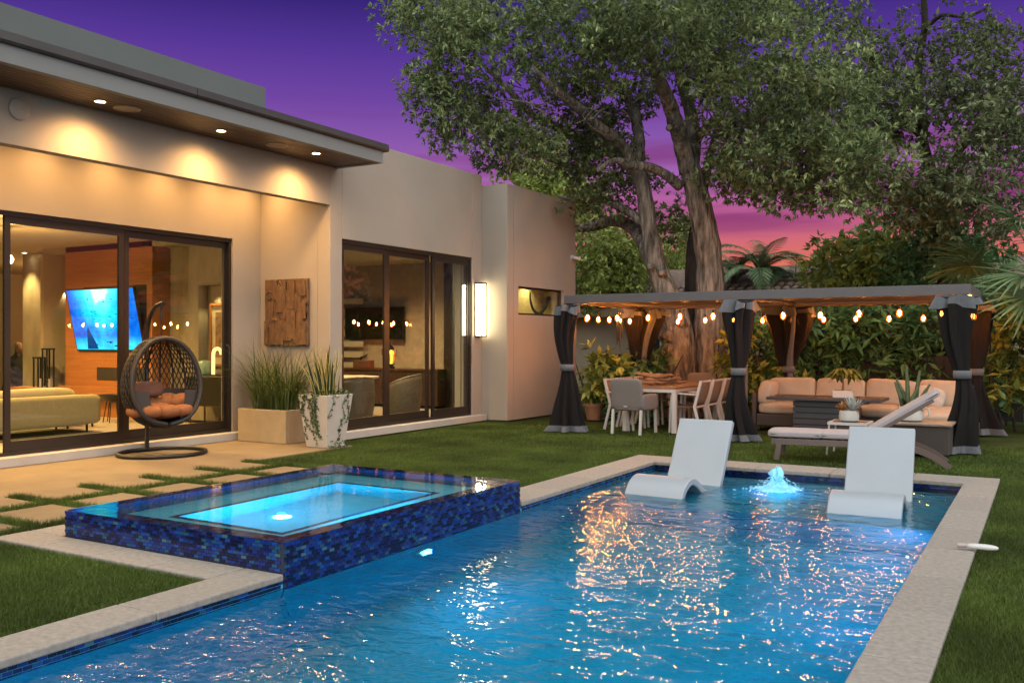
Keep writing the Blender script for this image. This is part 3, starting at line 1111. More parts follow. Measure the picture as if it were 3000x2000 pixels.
for i in range(60):
    big = i < 6
    x, z = rr.uniform(-0.85, 0.85), (rr.uniform(-0.5, -0.36) if big else max(-0.5, min(0.5, rr.gauss(0.02, 0.2))))
    s = rr.uniform(0.06, 0.1) if big else rr.uniform(0.018, 0.038)
    d = rr.choice((-1, 1))
    fsh.add([(x - s * d, -0.006, z), (x, -0.006, z + s * .3), (x + s * .7 * d, -0.006, z), (x + s * 1.1 * d, -0.006, z + s * .25), (x + s * 1.1 * d, -0.006, z - s * .25), (x, -0.006, z - s * .3)],
            [(0, 1, 2, 5), (2, 3, 4)])
fsh.add([(-0.62, -0.006, -0.55), (-0.55, -0.006, -0.2), (-0.50, -0.006, -0.12), (-0.45, -0.006, -0.25), (-0.36, -0.006, -0.4), (-0.3, -0.006, -0.55)], [(0, 1, 2, 3, 4, 5)])
fsh.build('screen_image', emit('fish_shadow', (0.0, 0.04, 0.16), 0.6), t)
# slot fireplace in the wooden wall
part('fireplace', MB().box(-15.35, -13.95, TYW - 0.004, TYW + 0.02, 0.78, 1.02), 'tvrec')
part('fireplace_ledge', MB().box(-16.3, -13.8, TYW - 0.16, TYW - 0.005, 0.52, 0.66), 'woodwall')

# framed pictures in the niches
def picture(x, y, z, w_, h_, lab, fr='woodwall'):
    t = thing('framed_picture', lab, 'picture', (x, y, z))
    m = MB()
    for a, b, c, d in ((-w_/2, w_/2, h_/2 - .04, h_/2), (-w_/2, w_/2, -h_/2, -h_/2 + .04), (-w_/2, -w_/2 + .04, -h_/2 + .04, h_/2 - .04), (w_/2 - .04, w_/2, -h_/2 + .04, h_/2 - .04)):
        m.box(a, b, -0.04, 0, c, d)
    m.build('frame', M[fr], t)
    MB().box(-w_/2 + .03, w_/2 - .03, -0.012, -0.004, -h_/2 + .03, h_/2 - .03).build('mat_board', mat('mat_board', (0.62, 0.55, 0.38), 0.8), t)
    MB().box(-w_/2 + .13, w_/2 - .13, -0.018, -0.013, -h_/2 + .16, h_/2 - .16).build('print', mat('art_print', (0.26, 0.15, 0.07), 0.7, var=0.6, scale=9), t)
picture(-12.72, MYW + 0.2, 1.62, 0.46, 1.12, 'tall narrow picture in a reddish wood frame inside the lit right niche')
picture(-16.95, MYW + 0.2, 1.66, 0.50, 1.10, 'tall picture in a dark frame inside the left marble niche', 'black')
for x, e_ in ((-12.75, 16), (-17.0, 16)):
    lamp('SPOT', 'niche_light', (x, MYW + 0.06, 2.47), e_, (1.0, 0.78, 0.35), 0.02, (x, MYW + 0.15, 1.2), R(80), 0.6)

# sofa seen from behind through the glass
t = thing('indoor_sofa', 'long olive sofa with its back turned to the living room glass', 'sofa', (-13.2, 7.6, FZ))
MB().puff((0.42, 0, 0.36), (0.14, 3.0, 0.46), p=16, n=8).build('backrest', M['sofa_in'], t, smooth='all')
MB().puff((0.0, 0, 0.28), (0.85, 3.0, 0.22), p=16, n=8).build('seat', M['sofa_in'], t, smooth='all')
MB().puff((0.28, 0.55, 0.56), (0.22, 1.25, 0.30), p=4).build('cushion', M['sofa_in'], t, smooth='all')
MB().puff((0.28, -0.75, 0.55), (0.22, 1.25, 0.28), p=4).build('cushion', M['sofa_in'], t, smooth='all')
MB().puff((0.0, 1.42, 0.38), (0.85, 0.16, 0.36), p=14).build('armrest', M['sofa_in'], t, smooth='all')
for yy in (-1.3, -0.1, 1.3):
    for xx in (-0.35, 0.42):
        MB().box(xx - .012, xx + .012, yy - .012, yy + .012, 0, 0.2).build('leg', M['black'], t)
t = thing('area_rug', 'dark flat rug on the pale floor under the olive sofa', 'rug', (-13.4, 7.2, FZ))
MB().box(-1.6, 0.9, -2.2, 1.8, 0.0, 0.012).build('pile', mat('rug_pile', (0.05, 0.045, 0.025), 0.95, var=0.3), t)
# side table with lantern holders behind the sofa
t = thing('side_table', 'thin black framed side table at the end of the olive sofa', 'side table', (-13.9, 9.35, FZ))
m = MB()
for x in (-.3, .3):
    for y in (-.22, .22): m.box(x - .012, x + .012, y - .012, y + .012, 0, 0.5)
m.build('legs', M['black'], t)
MB().box(-.32, .32, -.24, .24, 0.5, 0.525).build('table_top', M['black'], t)
t = thing('woven_bowl', 'shallow dark woven bowl on a stand under the fireplace', 'bowl', (-14.05, 10.3, FZ))
m = MB().lathe([(0.05, 0.34), (0.16, 0.38), (0.24, 0.48), (0.22, 0.48), (0.14, 0.40), (0.02, 0.37)], 16)
m.build('bowl', M['black'], t, smooth=True)
m = MB()
for k in range(6):
    a_ = k * PI / 3
    m.tube([(.17 * math.cos(a_), .17 * math.sin(a_), 0), (.11 * math.cos(a_), .11 * math.sin(a_), .36)], 0.009, 5)
m.build('stand', M['black'], t)
# console with glass jar and bent lamp
t = thing('console_cabinet', 'dark cabinet on thin legs against the right marble wall', 'cabinet', (-12.35, 11.0, FZ))
MB().box(-.45, .45, -.2, .2, 0.3, 0.82).build('body', M['black'], t, bevel=0.02)
for x in (-.4, .4):
    for y in (-.16, .16): MB().box(x - .012, x + .012, y - .012, y + .012, 0, 0.3).build('leg', M['black'], t)
t = thing('glass_jar', 'pale green frosted jar standing on the dark cabinet', 'jar', (-12.52, 10.95, FZ + 0.82))
MB().lathe([(0.11, 0), (0.13, 0.03), (0.13, 0.2), (0.11, 0.24), (0.03, 0.26)], 16).build('jar', mat('frosted_green', (0.25, 0.42, 0.34), 0.3, var=.05), t, smooth=True)
t = thing('arch_lamp', 'small glowing arch shaped lamp on the dark cabinet', 'lamp', (-12.20, 10.95, FZ + 0.82))
MB().tube([(0.10 * math.cos(PI * k / 10), 0, 0.36 + 0.10 * math.sin(PI * k / 10)) for k in range(11)] + [(-0.10, 0, 0.02)], 0.03, 8).build('tube', emit('arch_glow', (1, 0.55, 0.18), 0.9), t, smooth=True)
MB().lathe([(0.1, 0), (0.1, 0.02)], 16).build('base', M['black'], t)
# candle holders by the left marble wall
for k, (dx, h_) in enumerate(((0, 0.55), (0.28, 0.72))):
    t = thing('candle_lantern', ('shorter' if k == 0 else 'taller') + ' black open frame lantern beside the left marble wall', 'lantern', (-16.9 + dx, 10.75, 0.62))
    m = MB()
    for x in (-.07, .07):
        for y in (-.07, .07): m.box(x - .012, x + .012, y - .012, y + .012, 0, h_)
    m.build('posts', M['black'], t)
    MB().box(-.09, .09, -.09, .09, h_, h_ + .03).build('lid', M['black'], t)
    MB().lathe([(.04, .0), (.04, .16)], 10).build('candle', M['white'], t)
t = thing('low_bench', 'low wooden bench carrying two black lanterns by the left marble wall', 'bench', (-16.8, 10.75, FZ))
MB().box(-.8, .6, -.22, .22, 0.42, 0.515).build('top', M['woodwall'], t)
MB().box(-.7, -.6, -.2, .2, 0, .42).build('leg', M['woodwall'], t)
MB().box(.4, .5, -.2, .2, 0, .42).build('leg', M['woodwall'], t)
# globe pendant
t = thing('globe_pendant', 'small glowing globe lamp hanging inside behind the left pane', 'pendant lamp', (-14.0, 8.4, 2.78))
MB().lathe([(0.012, -0.075), (0.05, -0.058), (0.075, 0), (0.05, 0.058), (0.012, 0.075)], 16).build('globe', emit('globe_glow', (1, 0.75, 0.42), 7), t, smooth='all')
MB().tube([(0, 0, 0.07), (0, 0, 0.52)], 0.004, 5).build('cord', M['black'], t)
# seated person in profile by the far doorway
sk = [(0, 0, .50), (0, .02, .75), (0, .05, .98), (0, .04, 1.10), (0, .0, 1.20), (0, -.02, 1.27),
      (.18, .04, .98), (.24, -.03, .72), (.12, -.25, .66), (-.18, .04, .98), (-.24, -.03, .72), (-.12, -.25, .66),
      (.10, -.02, .48), (.12, -.42, .48), (.12, -.44, .08), (.12, -.58, .04), (-.10, -.02, .48), (-.12, -.42, .48), (-.12, -.44, .08), (-.12, -.58, .04)]
ed = [(0, 1), (1, 2), (2, 3), (3, 4), (4, 5), (2, 6), (6, 7), (7, 8), (2, 9), (9, 10), (10, 11), (0, 12), (12, 13), (13, 14), (14, 15), (0, 16), (16, 17), (17, 18), (18, 19)]
rd = [.15, .14, .15, .06, .095, .08, .07, .05, .035, .07, .05, .035, .09, .075, .05, .035, .09, .075, .05, .035]
t = thing('person', 'grey haired person in dark clothes sitting in profile by the far doorway', 'person', (-20.6, 12.6, FZ), R(75))
me = bpy.data.meshes.new('body')
me.from_pydata(sk, ed, [])
bo = mobj('body', me, mat('dark_clothes', (0.03, 0.03, 0.035), 0.9), t)
s_ = bo.modifiers.new('skin', 'SKIN')
for v, r_ in zip(me.skin_vertices[0].data, rd): v.radius = (r_, r_)
me.skin_vertices[0].data[0].use_root = True
ss = bo.modifiers.new('sub', 'SUBSURF')
ss.levels = ss.render_levels = 2
skin_m = mat('skin', (0.45, 0.24, 0.15), 0.6)
hd = MB().puff((0, -0.02, 1.24), (0.155, 0.19, 0.24), p=2.3, n=6)
hd.puff((0, -0.12, 1.225), (0.03, 0.04, 0.05), p=2, n=3)
hd.tube([(0, .03, 1.05), (0, .0, 1.16)], .055, 10)
hd.build('head', skin_m, t, smooth='all')
MB().puff((0, 0.018, 1.285), (0.17, 0.18, 0.20), p=2.2, n=6).build('hair', mat('grey_hair', (0.5, 0.48, 0.44), 0.8), t, smooth='all')
t = thing('low_stool', 'dark block stool under the seated person', 'stool', (-20.6, 12.6, FZ))
MB().box(-.25, .25, -.25, .25, 0, .38).build('block', M['black'], t)

# interior downlights
def inlight(px, py, lab, z=3.3):
    p = at(px, py, 1)
    k = (z - 0.006 - 1.5) / (p.z - 1.5)
    downlight(p.x * k, min(p.y * k, MYW - 0.1), z - 0.001, lab, r=0.05, grp='ceiling downlights inside the living room')
    return p.x * k
for px, py, lab in ((72, 741, 'living room ceiling downlight at the left end of the marble wall'), (180, 732, 'living room ceiling downlight beside the wooden wall edge'),
                    (500, 703, 'living room ceiling downlight over the right marble wall')):
    inlight(px, py, lab)
IW = (1.0, 0.60, 0.20)
for x in (-18.0, -17.0, -13.4, -12.2):
    lamp('SPOT', 'marble_light', (x, 10.95, 3.27), 170, (1.0, 0.68, 0.26), 0.04, (x, 11.2, 0), R(75), 0.7)
for x, y in ((-12.6, 5.0), (-12.6, 8.6), (-15.5, 6.0), (-15.2, 9.2), (-18.5, 8.0)):
    lamp('SPOT', 'room_light', (x, y, 3.27), 380, IW, 0.06, (x, y, 0), R(150), 1.0)
lamp('POINT', 'pendant_light', (-14.0, 8.4, 2.6), 30, IW, 0.08)
lamp('POINT', 'far_room_light', (-19.8, 13.6, 2.9), 60, IW, 0.1)

# ------------------------------------------------------------------ dining room behind facade B
M['green'] = mat('olive_wall', (0.22, 0.24, 0.08), 0.85, var=0.05)
part('interior_floor', MB().box(-17, XB - 0.3, 10.9, 17.6, 0.0, FZ), 'floor')
part('interior_ceiling', MB().box(-17, XB - 0.26, 10.9, 17.6, 3.2, 3.3), mat('grey_ceiling', (0.36, 0.34, 0.26), 0.85))
part('interior_wall', MB().box(-17, -10.75, 16.2, 16.3, FZ, 3.2), mat('dining_wall', (0.36, 0.31, 0.22), 0.85))
part('interior_wall', MB().box(-17.1, -17, 10.9, 17.6, FZ, 3.2), 'intwall')
part('interior_wall', MB().box(-17, XA - 0.27, 11.62, 11.7, FZ, 3.2), 'intwall')
part('interior_wall', MB().box(-10.75, XB - 0.26, 16.9, 17.0, FZ, 3.2), 'green')
part('column', MB().box(-10.95, -10.72, 15.9, 16.19, FZ, 3.2), 'bronze')
part('pale_pilaster', MB().box(-9.80, XB - 0.27, 14.60, 14.75, FZ, 3.2), 'intwall')
# blind on the wall
t = thing('striped_blind', 'pale horizontal striped blind hanging at the left of the dining room', 'blind', (-13.7, 16.12, 0.9))
for k in range(7):
    MB().box(-.42, .42, -0.03, 0, k * .24, k * .24 + .13).build('slat', M['intwall'], t)
t = thing('dining_television', 'dark flat screen mounted on the dining room wall reflecting orange lights', 'television', (-12.95, 16.12, 1.9))
MB().box(-.82, .82, -.06, 0, -.36, .36).build('bezel', M['black'], t)
MB().box(-.80, .80, -.064, -.061, -.34, .34).build('screen', mat('dark_screen', (0.008, 0.008, 0.008), 0.08), t)
t = thing('sideboard', 'long dark sideboard below the dining room screen', 'sideboard', (-12.6, 15.85, FZ))
MB().box(-1.7, 1.7, -.25, .25, 0.06, 0.78).build('body', mat('dark_walnut', (0.05, 0.02, 0.012), 0.4), t, bevel=0.01)
MB().box(-1.72, 1.72, -.27, .27, 0.782, 0.82).build('top', mat('dark_walnut_top', (0.06, 0.025, 0.015), 0.35), t)
t = thing('lit_lantern', 'ornate black lantern glowing orange on the dark sideboard', 'lantern', (-12.25, 15.72, FZ + 0.82))
MB().lathe([(.11, 0), (.13, .03), (.09, .06), (.12, .09), (.12, .10)], 8).build('foot', M['black'], t)
MB().lathe([(.09, .10), (.11, .2), (.105, .36), (.08, .40)], 8).build('glass', emit('lantern_glow', (1.0, 0.17, 0.02), 2.2), t)
m = MB()
for k in range(8):
    a_ = 2 * PI * k / 8
    m.tube([(.1 * math.cos(a_), .1 * math.sin(a_), .1), (.118 * math.cos(a_), .118 * math.sin(a_), .22), (.085 * math.cos(a_), .085 * math.sin(a_), .4)], 0.008, 5)
m.build('bars', M['black'], t)
MB().lathe([(.13, .40), (.12, .43), (.05, .50), (.03, .55), (.012, .62)], 8).build('roof', M['black'], t)
m = MB()
for s_x in (-1, 1): m.tube([(s_x * .13, 0, .42), (s_x * .19, 0, .40), (s_x * .19, 0, .30), (s_x * .14, 0, .26)], .012, 6)
m.build('handle', M['black'], t)
t = thing('ornament_box', 'small dark box with a figurine at the left of the glowing lantern', 'ornament', (-12.95, 15.72, FZ + 0.82))
MB().box(-.22, .22, -.1, .1, 0, .17).build('box', mat('red_brown_box', (0.10, 0.03, 0.015), 0.5), t, bevel=.01)
MB().tube([(-.1, 0, .17), (-.06, 0, .24), (.03, 0, .25), (.1, 0, .3)], [.01, .025, .03, .012], 6).build('figurine', M['black'], t)
t = thing('lit_mirror', 'square mirror with a glowing white edge on the olive wall', 'mirror', (-10.25, 16.88, 1.62))
m = MB()
for a, b, c, d in ((-.36, .36, .42, .46), (-.36, .36, -.46, -.42), (-.36, -.32, -.42, .42), (.32, .36, -.42, .42)): m.box(a, b, -.03, 0, c, d)
m.build('frame', emit('mirror_edge', (0.8, 1.0, 0.75), 1.6), t)
MB().box(-.32, .32, -.012, -.002, -.42, .42).build('glass', mat('mirror_glass', (0.12, 0.14, 0.06), 0.15), t)
t = thing('tufted_headboard', 'green tufted panel low on the olive wall behind the dining chairs', 'headboard', (-10.32, 16.8, FZ))
MB().puff((0, 0, .62), (1.15, .12, .75), p=8).build('panel', M['green'], t, smooth='all')
# dining table and barrel wicker chairs
M['wick'] = mat('dark_wicker', (0.15, 0.115, 0.075), 0.6, var=0.5, scale=60, stretch=(1, 1, 2.2), bump=0.8, bscale=75, bdist=0.006)
t = thing('indoor_table', 'round pale dining table behind the dark wicker chairs', 'table', (-11.55, 13.35, FZ))
MB().lathe([(.70, .70), (.72, .72), (.72, .74), (.02, .75)], 30).build('table_top', M['intwall'], t)
MB().lathe([(.3, 0), (.3, .03), (.07, .06), (.07, .70)], 16).build('pedestal', M['black'], t)
def barrel(loc, rz, lab):
    t = thing('barrel_chair', lab, 'chair', loc, rz, 'wicker barrel chairs in the dining room')
    def fn(u, v):
        a_ = R(-128) + u * R(256)
        top = 0.78 - 0.20 * (abs(u - 0.5) * 2) ** 2.2
        z = 0.04 + v * (top - 0.04)
        r_ = 0.29 + 0.06 * math.sin(v * PI * 0.75)
        return (-r_ * math.cos(a_), r_ * math.sin(a_), z)
    MB().surf(fn, 28, 8).build('shell', M['wick'], t, smooth='all', thick=0.035)
    m = MB().tube([fn(i / 28, 1.0) for i in range(29)], 0.024, 6)
    m.build('rim', M['wick'], t, smooth='all')
    MB().lathe([(.27, .04), (.28, .38), (.2, .40)], 20).build('base', M['wick'], t)
    MB().puff((0.02, 0, .43), (.5, .5, .12), p=3).build('cushion', mat('taupe_cushion', (.22, .18, .13), .9), t, smooth='all')
barrel((-10.35, 12.3, FZ), R(150), 'dark wicker barrel chair behind the left glass leaf of the dining room')
barrel((-10.40, 13.75, FZ), R(205), 'dark wicker barrel chair behind the middle glass leaf of the dining room')
barrel((-12.5, 13.1, FZ), R(10), 'dark wicker barrel chair on the far side of the indoor table')
for x, y, e_ in ((-10.6, 12.2, 150), (-11.4, 14.4, 220), (-14.2, 14.0, 180)):
    lamp('SPOT', 'dining_light', (x, y, 3.17), e_, (1.0, 0.74, 0.36), 0.05, (x, y, 0), R(140), 0.9)
downlight(-11.15, 14.9, 3.199, 'dining room ceiling downlight behind the middle glass leaf', r=.05)
lamp('POINT', 'bedroom_light', (-9.98, 16.2, 2.6), 14, (1.0, 0.95, 0.45), 0.08)
lamp('POINT', 'lantern_light', (-12.25, 15.5, 1.3), 6, (1.0, 0.25, 0.05), 0.05)
lamp('POINT', 'cove_light', (-12.6, 12.2, 3.1), 5, (0.1, 0.1, 1.0), 0.05)
t = thing('bow_sculpture', 'dark crescent shaped sculpture on two pegs in the slot window', 'sculpture', (XC - 0.40, 16.95, NZ0))
m = MB()
cv = [(-.40, .50), (-.38, .33), (-.28, .16), (-.10, .07), (.08, .09), (.26, .22), (.42, .42)]
pts = spline([(0, y, z) for y, z in cv], 4)
m.tube([tuple(p) for p in pts], [0.012 + 0.034 * (i / len(pts)) ** 0.7 for i in range(len(pts))], 8)
m.build('crescent', M['black'], t, smooth=True)
m = MB()
for y in (-.15, .12): m.tube([(0, y, 0), (0, y, .09)], .008, 5)
m.build('peg', M['black'], t)
# ================================================================== OUTDOOR THINGS
# ------------------------------------------------------------------ hanging egg chair
t = thing('hanging_chair', 'dark wicker egg chair hanging from a curved pole on a ring base', 'hanging chair', (-10.20, 8.2, 0))
M['dkwick'] = mat('black_brown_wicker', (0.020, 0.014, 0.011), 0.6, var=0.3, scale=40, bump=0.6, bscale=90, bdist=0.004)
M['tan'] = mat('rust_canvas', (0.33, 0.125, 0.042), 0.9, var=0.12, scale=10, bump=0.5, bscale=9, bdist=0.02)
M['brownp'] = mat('brown_canvas', (0.13, 0.055, 0.035), 0.9, var=0.08, scale=10, bump=0.3, bscale=12, bdist=0.015)
m = MB()
m.tube([(0.03 + 0.52 * math.cos(a_ * PI / 20), 0.56 * math.sin(a_ * PI / 20), 0.028) for a_ in range(40)], 0.026, 8, closed=True)
m.tube([(-0.44, -0.28, 0.03), (-0.44, 0.28, 0.03)], 0.024, 8)
m.build('base_ring', M['black'], t, smooth=True)
pl = spline([(-0.44, 0, 0.03), (-0.44, 0, 0.9), (-0.45, 0, 1.45), (-0.38, 0, 1.78), (-0.2, 0, 1.95), (0.0, 0, 2.0), (0.05, 0, 2.0)], 6)
MB().tube([tuple(p) for p in pl], 0.03, 10).build('pole', M['black'], t, smooth=True)
MB().tube([(-0.44, 0, 0.42), (-0.20, -0.12, 0.05)], 0.018, 8).build('brace', M['black'], t, smooth=True)
m = MB()
for k in range(10):
    z = 1.96 - k * 0.04
    pts = []
    for q in range(10):
        a_ = 2 * PI * q / 10
        u, v_ = 0.012 * math.cos(a_), 0.026 * math.sin(a_)
        pts.append((u if k % 2 else 0, 0 if k % 2 else u, z + v_))
    m.tube(pts, 0.0045, 5, closed=True)
m.tube([(0, 0, 1.90), (0, 0, 1.80)], 0.02, 8)
m.build('chain', M['black'], t)
EC, EA, EB, EH = Vector((0.0, 0, 0.96)), 0.46, 0.50, 0.60
def egg(th, ph):
    """th 0 (top) .. pi; ph 0 faces +x"""
    s = math.sin(th) ** 0.9
    zz = math.cos(th)
    wd = 1.0 - 0.10 * zz
    return Vector((EC.x + EA * s * math.cos(ph) * wd, EC.y + EB * s * math.sin(ph) * wd, EC.z + EH * zz))
def front(p): return p.x > 0.17 + 0.10 * (0.96 - p.z)
m = MB()
NU, NV = 46, 26
for j in range(2, NV - 1):
    for i in range(NU):
        o_ = 0.5 if j % 2 else 0.0
        p0 = egg(PI * j / NV, 2 * PI * (i + o_) / NU)
        for di in (-0.5, 0.5):
            p1 = egg(PI * (j + 1) / NV, 2 * PI * (i + o_ + di) / NU)
            if front(p0) or front(p1): continue
            m.tube([p0, p1], 0.0085, 4, caps=False)
m.build('woven_net', M['dkwick'], t)
m = MB()
for k in range(7):
    ph = PI + (k - 3) * 0.36
    m.tube([egg(PI * j / 24, ph) for j in range(1, 24)], 0.013, 6)
m.build('ribs', M['dkwick'], t)
def low(u, v):
    th = PI * (0.56 + 0.43 * v)
    ph = PI + (u - 0.5) * R(300)
    p = egg(th, ph)
    x = min(p.x, 0.165 + 0.10 * (0.96 - p.z))
    return (EC.x + (x - EC.x) * 0.97, EC.y + (p.y - EC.y) * 0.97, p.z + 0.005)
MB().surf(low, 32, 10).build('solid_weave', M['dkwick'], t, smooth='all')
# rim of the opening, a fat wicker bead
rim_pts = []
for k in range(48):
    a_ = 2 * PI * k / 48
    z = EC.z + EH * 0.985 * math.cos(a_)
    x = 0.17 + 0.10 * (0.96 - z)
    cz = max(-1, min(1, (z - EC.z) / EH))
    s = max(0.0, 1 - cz * cz) ** 0.45
    wd = 1 - 0.10 * cz
    q = max(0.0, 1 - ((x - EC.x) / max(1e-3, EA * s * wd)) ** 2) if s > 0.01 else 0
    hw = EB * s * wd * math.sqrt(q) if q > 0 else 0
    rim_pts.append(Vector((min(x, EA * s * wd) if q <= 0 else x, math.copysign(hw, math.sin(a_)), z)))
m = MB().tube(rim_pts, 0.034, 8, closed=True)
m.build('rim', M['dkwick'], t, smooth=True)
MB().puff((-0.10, 0, 0.56), (0.56, 0.66, 0.2), p=2.6, n=8).build('seat_cushion', M['tan'], t, smooth='all')
m = MB()
for k in range(10):
    a_ = 2 * PI * k / 10
    rr_ = Matrix.Rotation(a_, 3, 'Z') @ Matrix.Rotation(R(-22 if math.cos(a_) < .2 else -8), 3, 'Y')
    m.puff((-0.05 + 0.25 * math.cos(a_), 0.33 * math.sin(a_), 0.600 + (0.095 if math.cos(a_) < 0.2 else -0.02)), (0.30, 0.29, 0.16), p=2.6, n=5, rot=rr_)
m.puff((-.07, 0, .625), (.26, .30, .12), p=2.5, n=5)
m.build('tufted_roll', M['tan'], t, smooth='all')
MB().puff((-0.18, -0.10, 0.86), (0.14, 0.42, 0.22), p=3, rot=Matrix.Rotation(R(-15), 3, 'Y')).build('head_pillow', M['brownp'], t, smooth='all')
t.rotation_euler = (0, 0, R(-14))

# ------------------------------------------------------------------ planters by the wall
def blade_leaf(m, base, az, length, lean, width, bend=1.0, n=7, fold=0.25):
    """one long strap leaf"""
    d = Vector((math.cos(az), math.sin(az), 0))
    side = Vector((-d.y, d.x, 0))
    row = []
    for i in range(n + 1):
        s = i / n
        ang = lean * (s ** bend)
        p = Vector(base) + d * (length * (s * math.sin(ang))) + Vector((0, 0, length * s * math.cos(ang * 0.8)))
        wd = width * (1 - s ** 2.2) * (0.55 + 0.45 * min(1, s * 4)) + 0.0008
        row += [p - side * wd / 2, p + d * (-fold * wd) , p + side * wd / 2]
    fs = []
    for i in range(n):
        a_ = i * 3
        fs += [(a_, a_ + 1, a_ + 4, a_ + 3), (a_ + 1, a_ + 2, a_ + 5, a_ + 4)]
    m.add(row, fs)
M['soil'] = mat('potting_soil', (0.02, 0.015, 0.01), 0.95, var=0.5, scale=40)
M['concrete'] = mat('buff_planter', (0.42, 0.33, 0.20), 0.8, var=0.10, scale=4, bump=0.2, bscale=60, bdist=0.003)
t = thing('box_planter', 'wide rectangular buff planter box filled with tall strappy grass', 'planter', (-10.1, 10.2, 0))
m = MB()
x0, x1, y0, y1, h_ = -.49, .49, -.30, .30, .49
m.box(x0, x1, y0, y0 + .05, 0, h_)
m.box(x0, x1, y1 - .05, y1, 0, h_)
m.box(x0, x0 + .05, y0 + .05, y1 - .05, 0, h_)
m.box(x1 - .05, x1, y0 + .05, y1 - .05, 0, h_)
m.build('box', M['concrete'], t, bevel=0.008)
MB().box(x0 + .05, x1 - .05, y0 + .05, y1 - .05, 0, .45).build('soil', M['soil'], t)
M['strap'] = leafmat('strap_grass', (0.030, 0.055, 0.012), (0.10, 0.13, 0.035), 0.45, 0.25)
rr = random.Random(12)
m = MB()
for k in range(330):
    bx, by = rr.uniform(-.38, .38), rr.uniform(-.18, .18)
    az = math.atan2(by * 1.2 + rr.gauss(0, .35), bx * 1.1 + rr.gauss(0, .35))
    blade_leaf(m, (bx, by, .44), az, rr.uniform(.62, 1.22), rr.uniform(.25, 1.5) * (0.75 if rr.random() < .5 else 1.1), rr.uniform(.010, .020), rr.uniform(.9, 1.6))
for k in range(16):
    blade_leaf(m, (rr.uniform(-.3, .2), rr.uniform(-.15, .15), .44), rr.uniform(0, 6.28), rr.uniform(1.05, 1.3), rr.uniform(.1, .5), .008, 1.3)
fo = m.build('grass_clump', M['strap'], t)

t = thing('tall_planter', 'tall tapered white planter with spiky yellow edged snake plant', 'planter', (-8.96, 10.03, 0))
m = MB()
b0, b1, hh = .19, .275, .745
vs = []
for r_, z in ((b0, 0), (b1, hh), (b1 - .04, hh), (b1 - .06, hh - .1)):
    vs += [(-r_, -r_, z), (r_, -r_, z), (r_, r_, z), (-r_, r_, z)]
fs = [(3, 2, 1, 0)]
for l_ in range(3):
    for k in range(4): fs.append((l_ * 4 + k, l_ * 4 + (k + 1) % 4, l_ * 4 + 4 + (k + 1) % 4, l_ * 4 + 4 + k))
fs.append((12, 13, 14, 15))
m.add(vs, fs)
M['whitepot'] = mat('white_planter', (0.60, 0.56, 0.50), 0.7, var=0.06, scale=6, bump=0.25, bscale=50, bdist=0.003)
m.build('pot', M['whitepot'], t, bevel=0.006)
MB().box(-.215, .215, -.215, .215, hh - .09, hh - .05).build('soil', M['soil'], t)
M['snake'] = mat('snake_leaf_green', (0.035, 0.065, 0.028), 0.4, var=0.5, scale=30, stretch=(1, 1, 3))
M['snakeedge'] = mat('snake_leaf_margin', (0.62, 0.52, 0.15), 0.45, var=0.1)
rr = random.Random(21)
for k in range(26):
    bx, by = rr.uniform(-.14, .14), rr.uniform(-.14, .14)
    az = math.atan2(by, bx) + rr.gauss(0, .5)
    L_, wd = rr.uniform(.42, .78), rr.uniform(.06, .08)
    lean = rr.uniform(.02, .40)
    d = Vector((math.cos(az), math.sin(az), 0))
    ta = rr.uniform(0, PI)
    mm, me_ = MB(), MB()
    n = 8
    L1, L2, R1, R2 = [], [], [], []
    for i in range(n + 1):
        s = i / n
        p = Vector((bx, by, hh - .06)) + d * (L_ * s * math.sin(lean * (0.5 + s))) + Vector((0, 0, L_ * s))
        w_ = wd * (1 - s ** 3) * (.65 + .5 * math.sin(min(1, s * 1.6) * PI / 2)) / 1.15 + .001
        a2 = ta + s * 1.3
        sd = Vector((math.cos(a2), math.sin(a2), 0))
        L1.append(p - sd * w_ / 2); R1.append(p + sd * w_ / 2)
        L2.append(p - sd * w_ * .68 / 2); R2.append(p + sd * w_ * .68 / 2)
    mm.add(L2 + R2, [(i, i + n + 1, i + n + 2, i + 1) for i in range(n)])
    me_.add(L1 + L2, [(i, i + n + 1, i + n + 2, i + 1) for i in range(n)])
    me_.add(R2 + R1, [(i, i + n + 1, i + n + 2, i + 1) for i in range(n)])
    lf = mm.build('leaf', M['snake'], t, smooth='all', thick=.004)
    me_.build('leaf_margin', M['snakeedge'], lf, thick=.005)
M['ivy'] = leafmat('ivy', (0.02, 0.045, 0.012), (0.06, 0.10, 0.03), .5, .2)
m = MB()
vine = MB()
rr = random.Random(31)
def ivyleaf(m, p, s, nrm):
    nrm = Vector(nrm).normalized()
    u = nrm.orthogonal().normalized()
    a_ = rr.uniform(0, 6.28)
    v_ = nrm.cross(u)
    u, v_ = u * math.cos(a_) + v_ * math.sin(a_), v_ * math.cos(a_) - u * math.sin(a_)
    P_ = [p + nrm * .012, p + u * s * .45 + v_ * s * .45, p + v_ * s * 1.0, p - u * s * .45 + v_ * s * .45, p + u * s * .55 - v_ * s * .1, p - u * s * .55 - v_ * s * .1]
    m.add(P_, [(0, 4, 1, 2), (0, 2, 3, 5)])
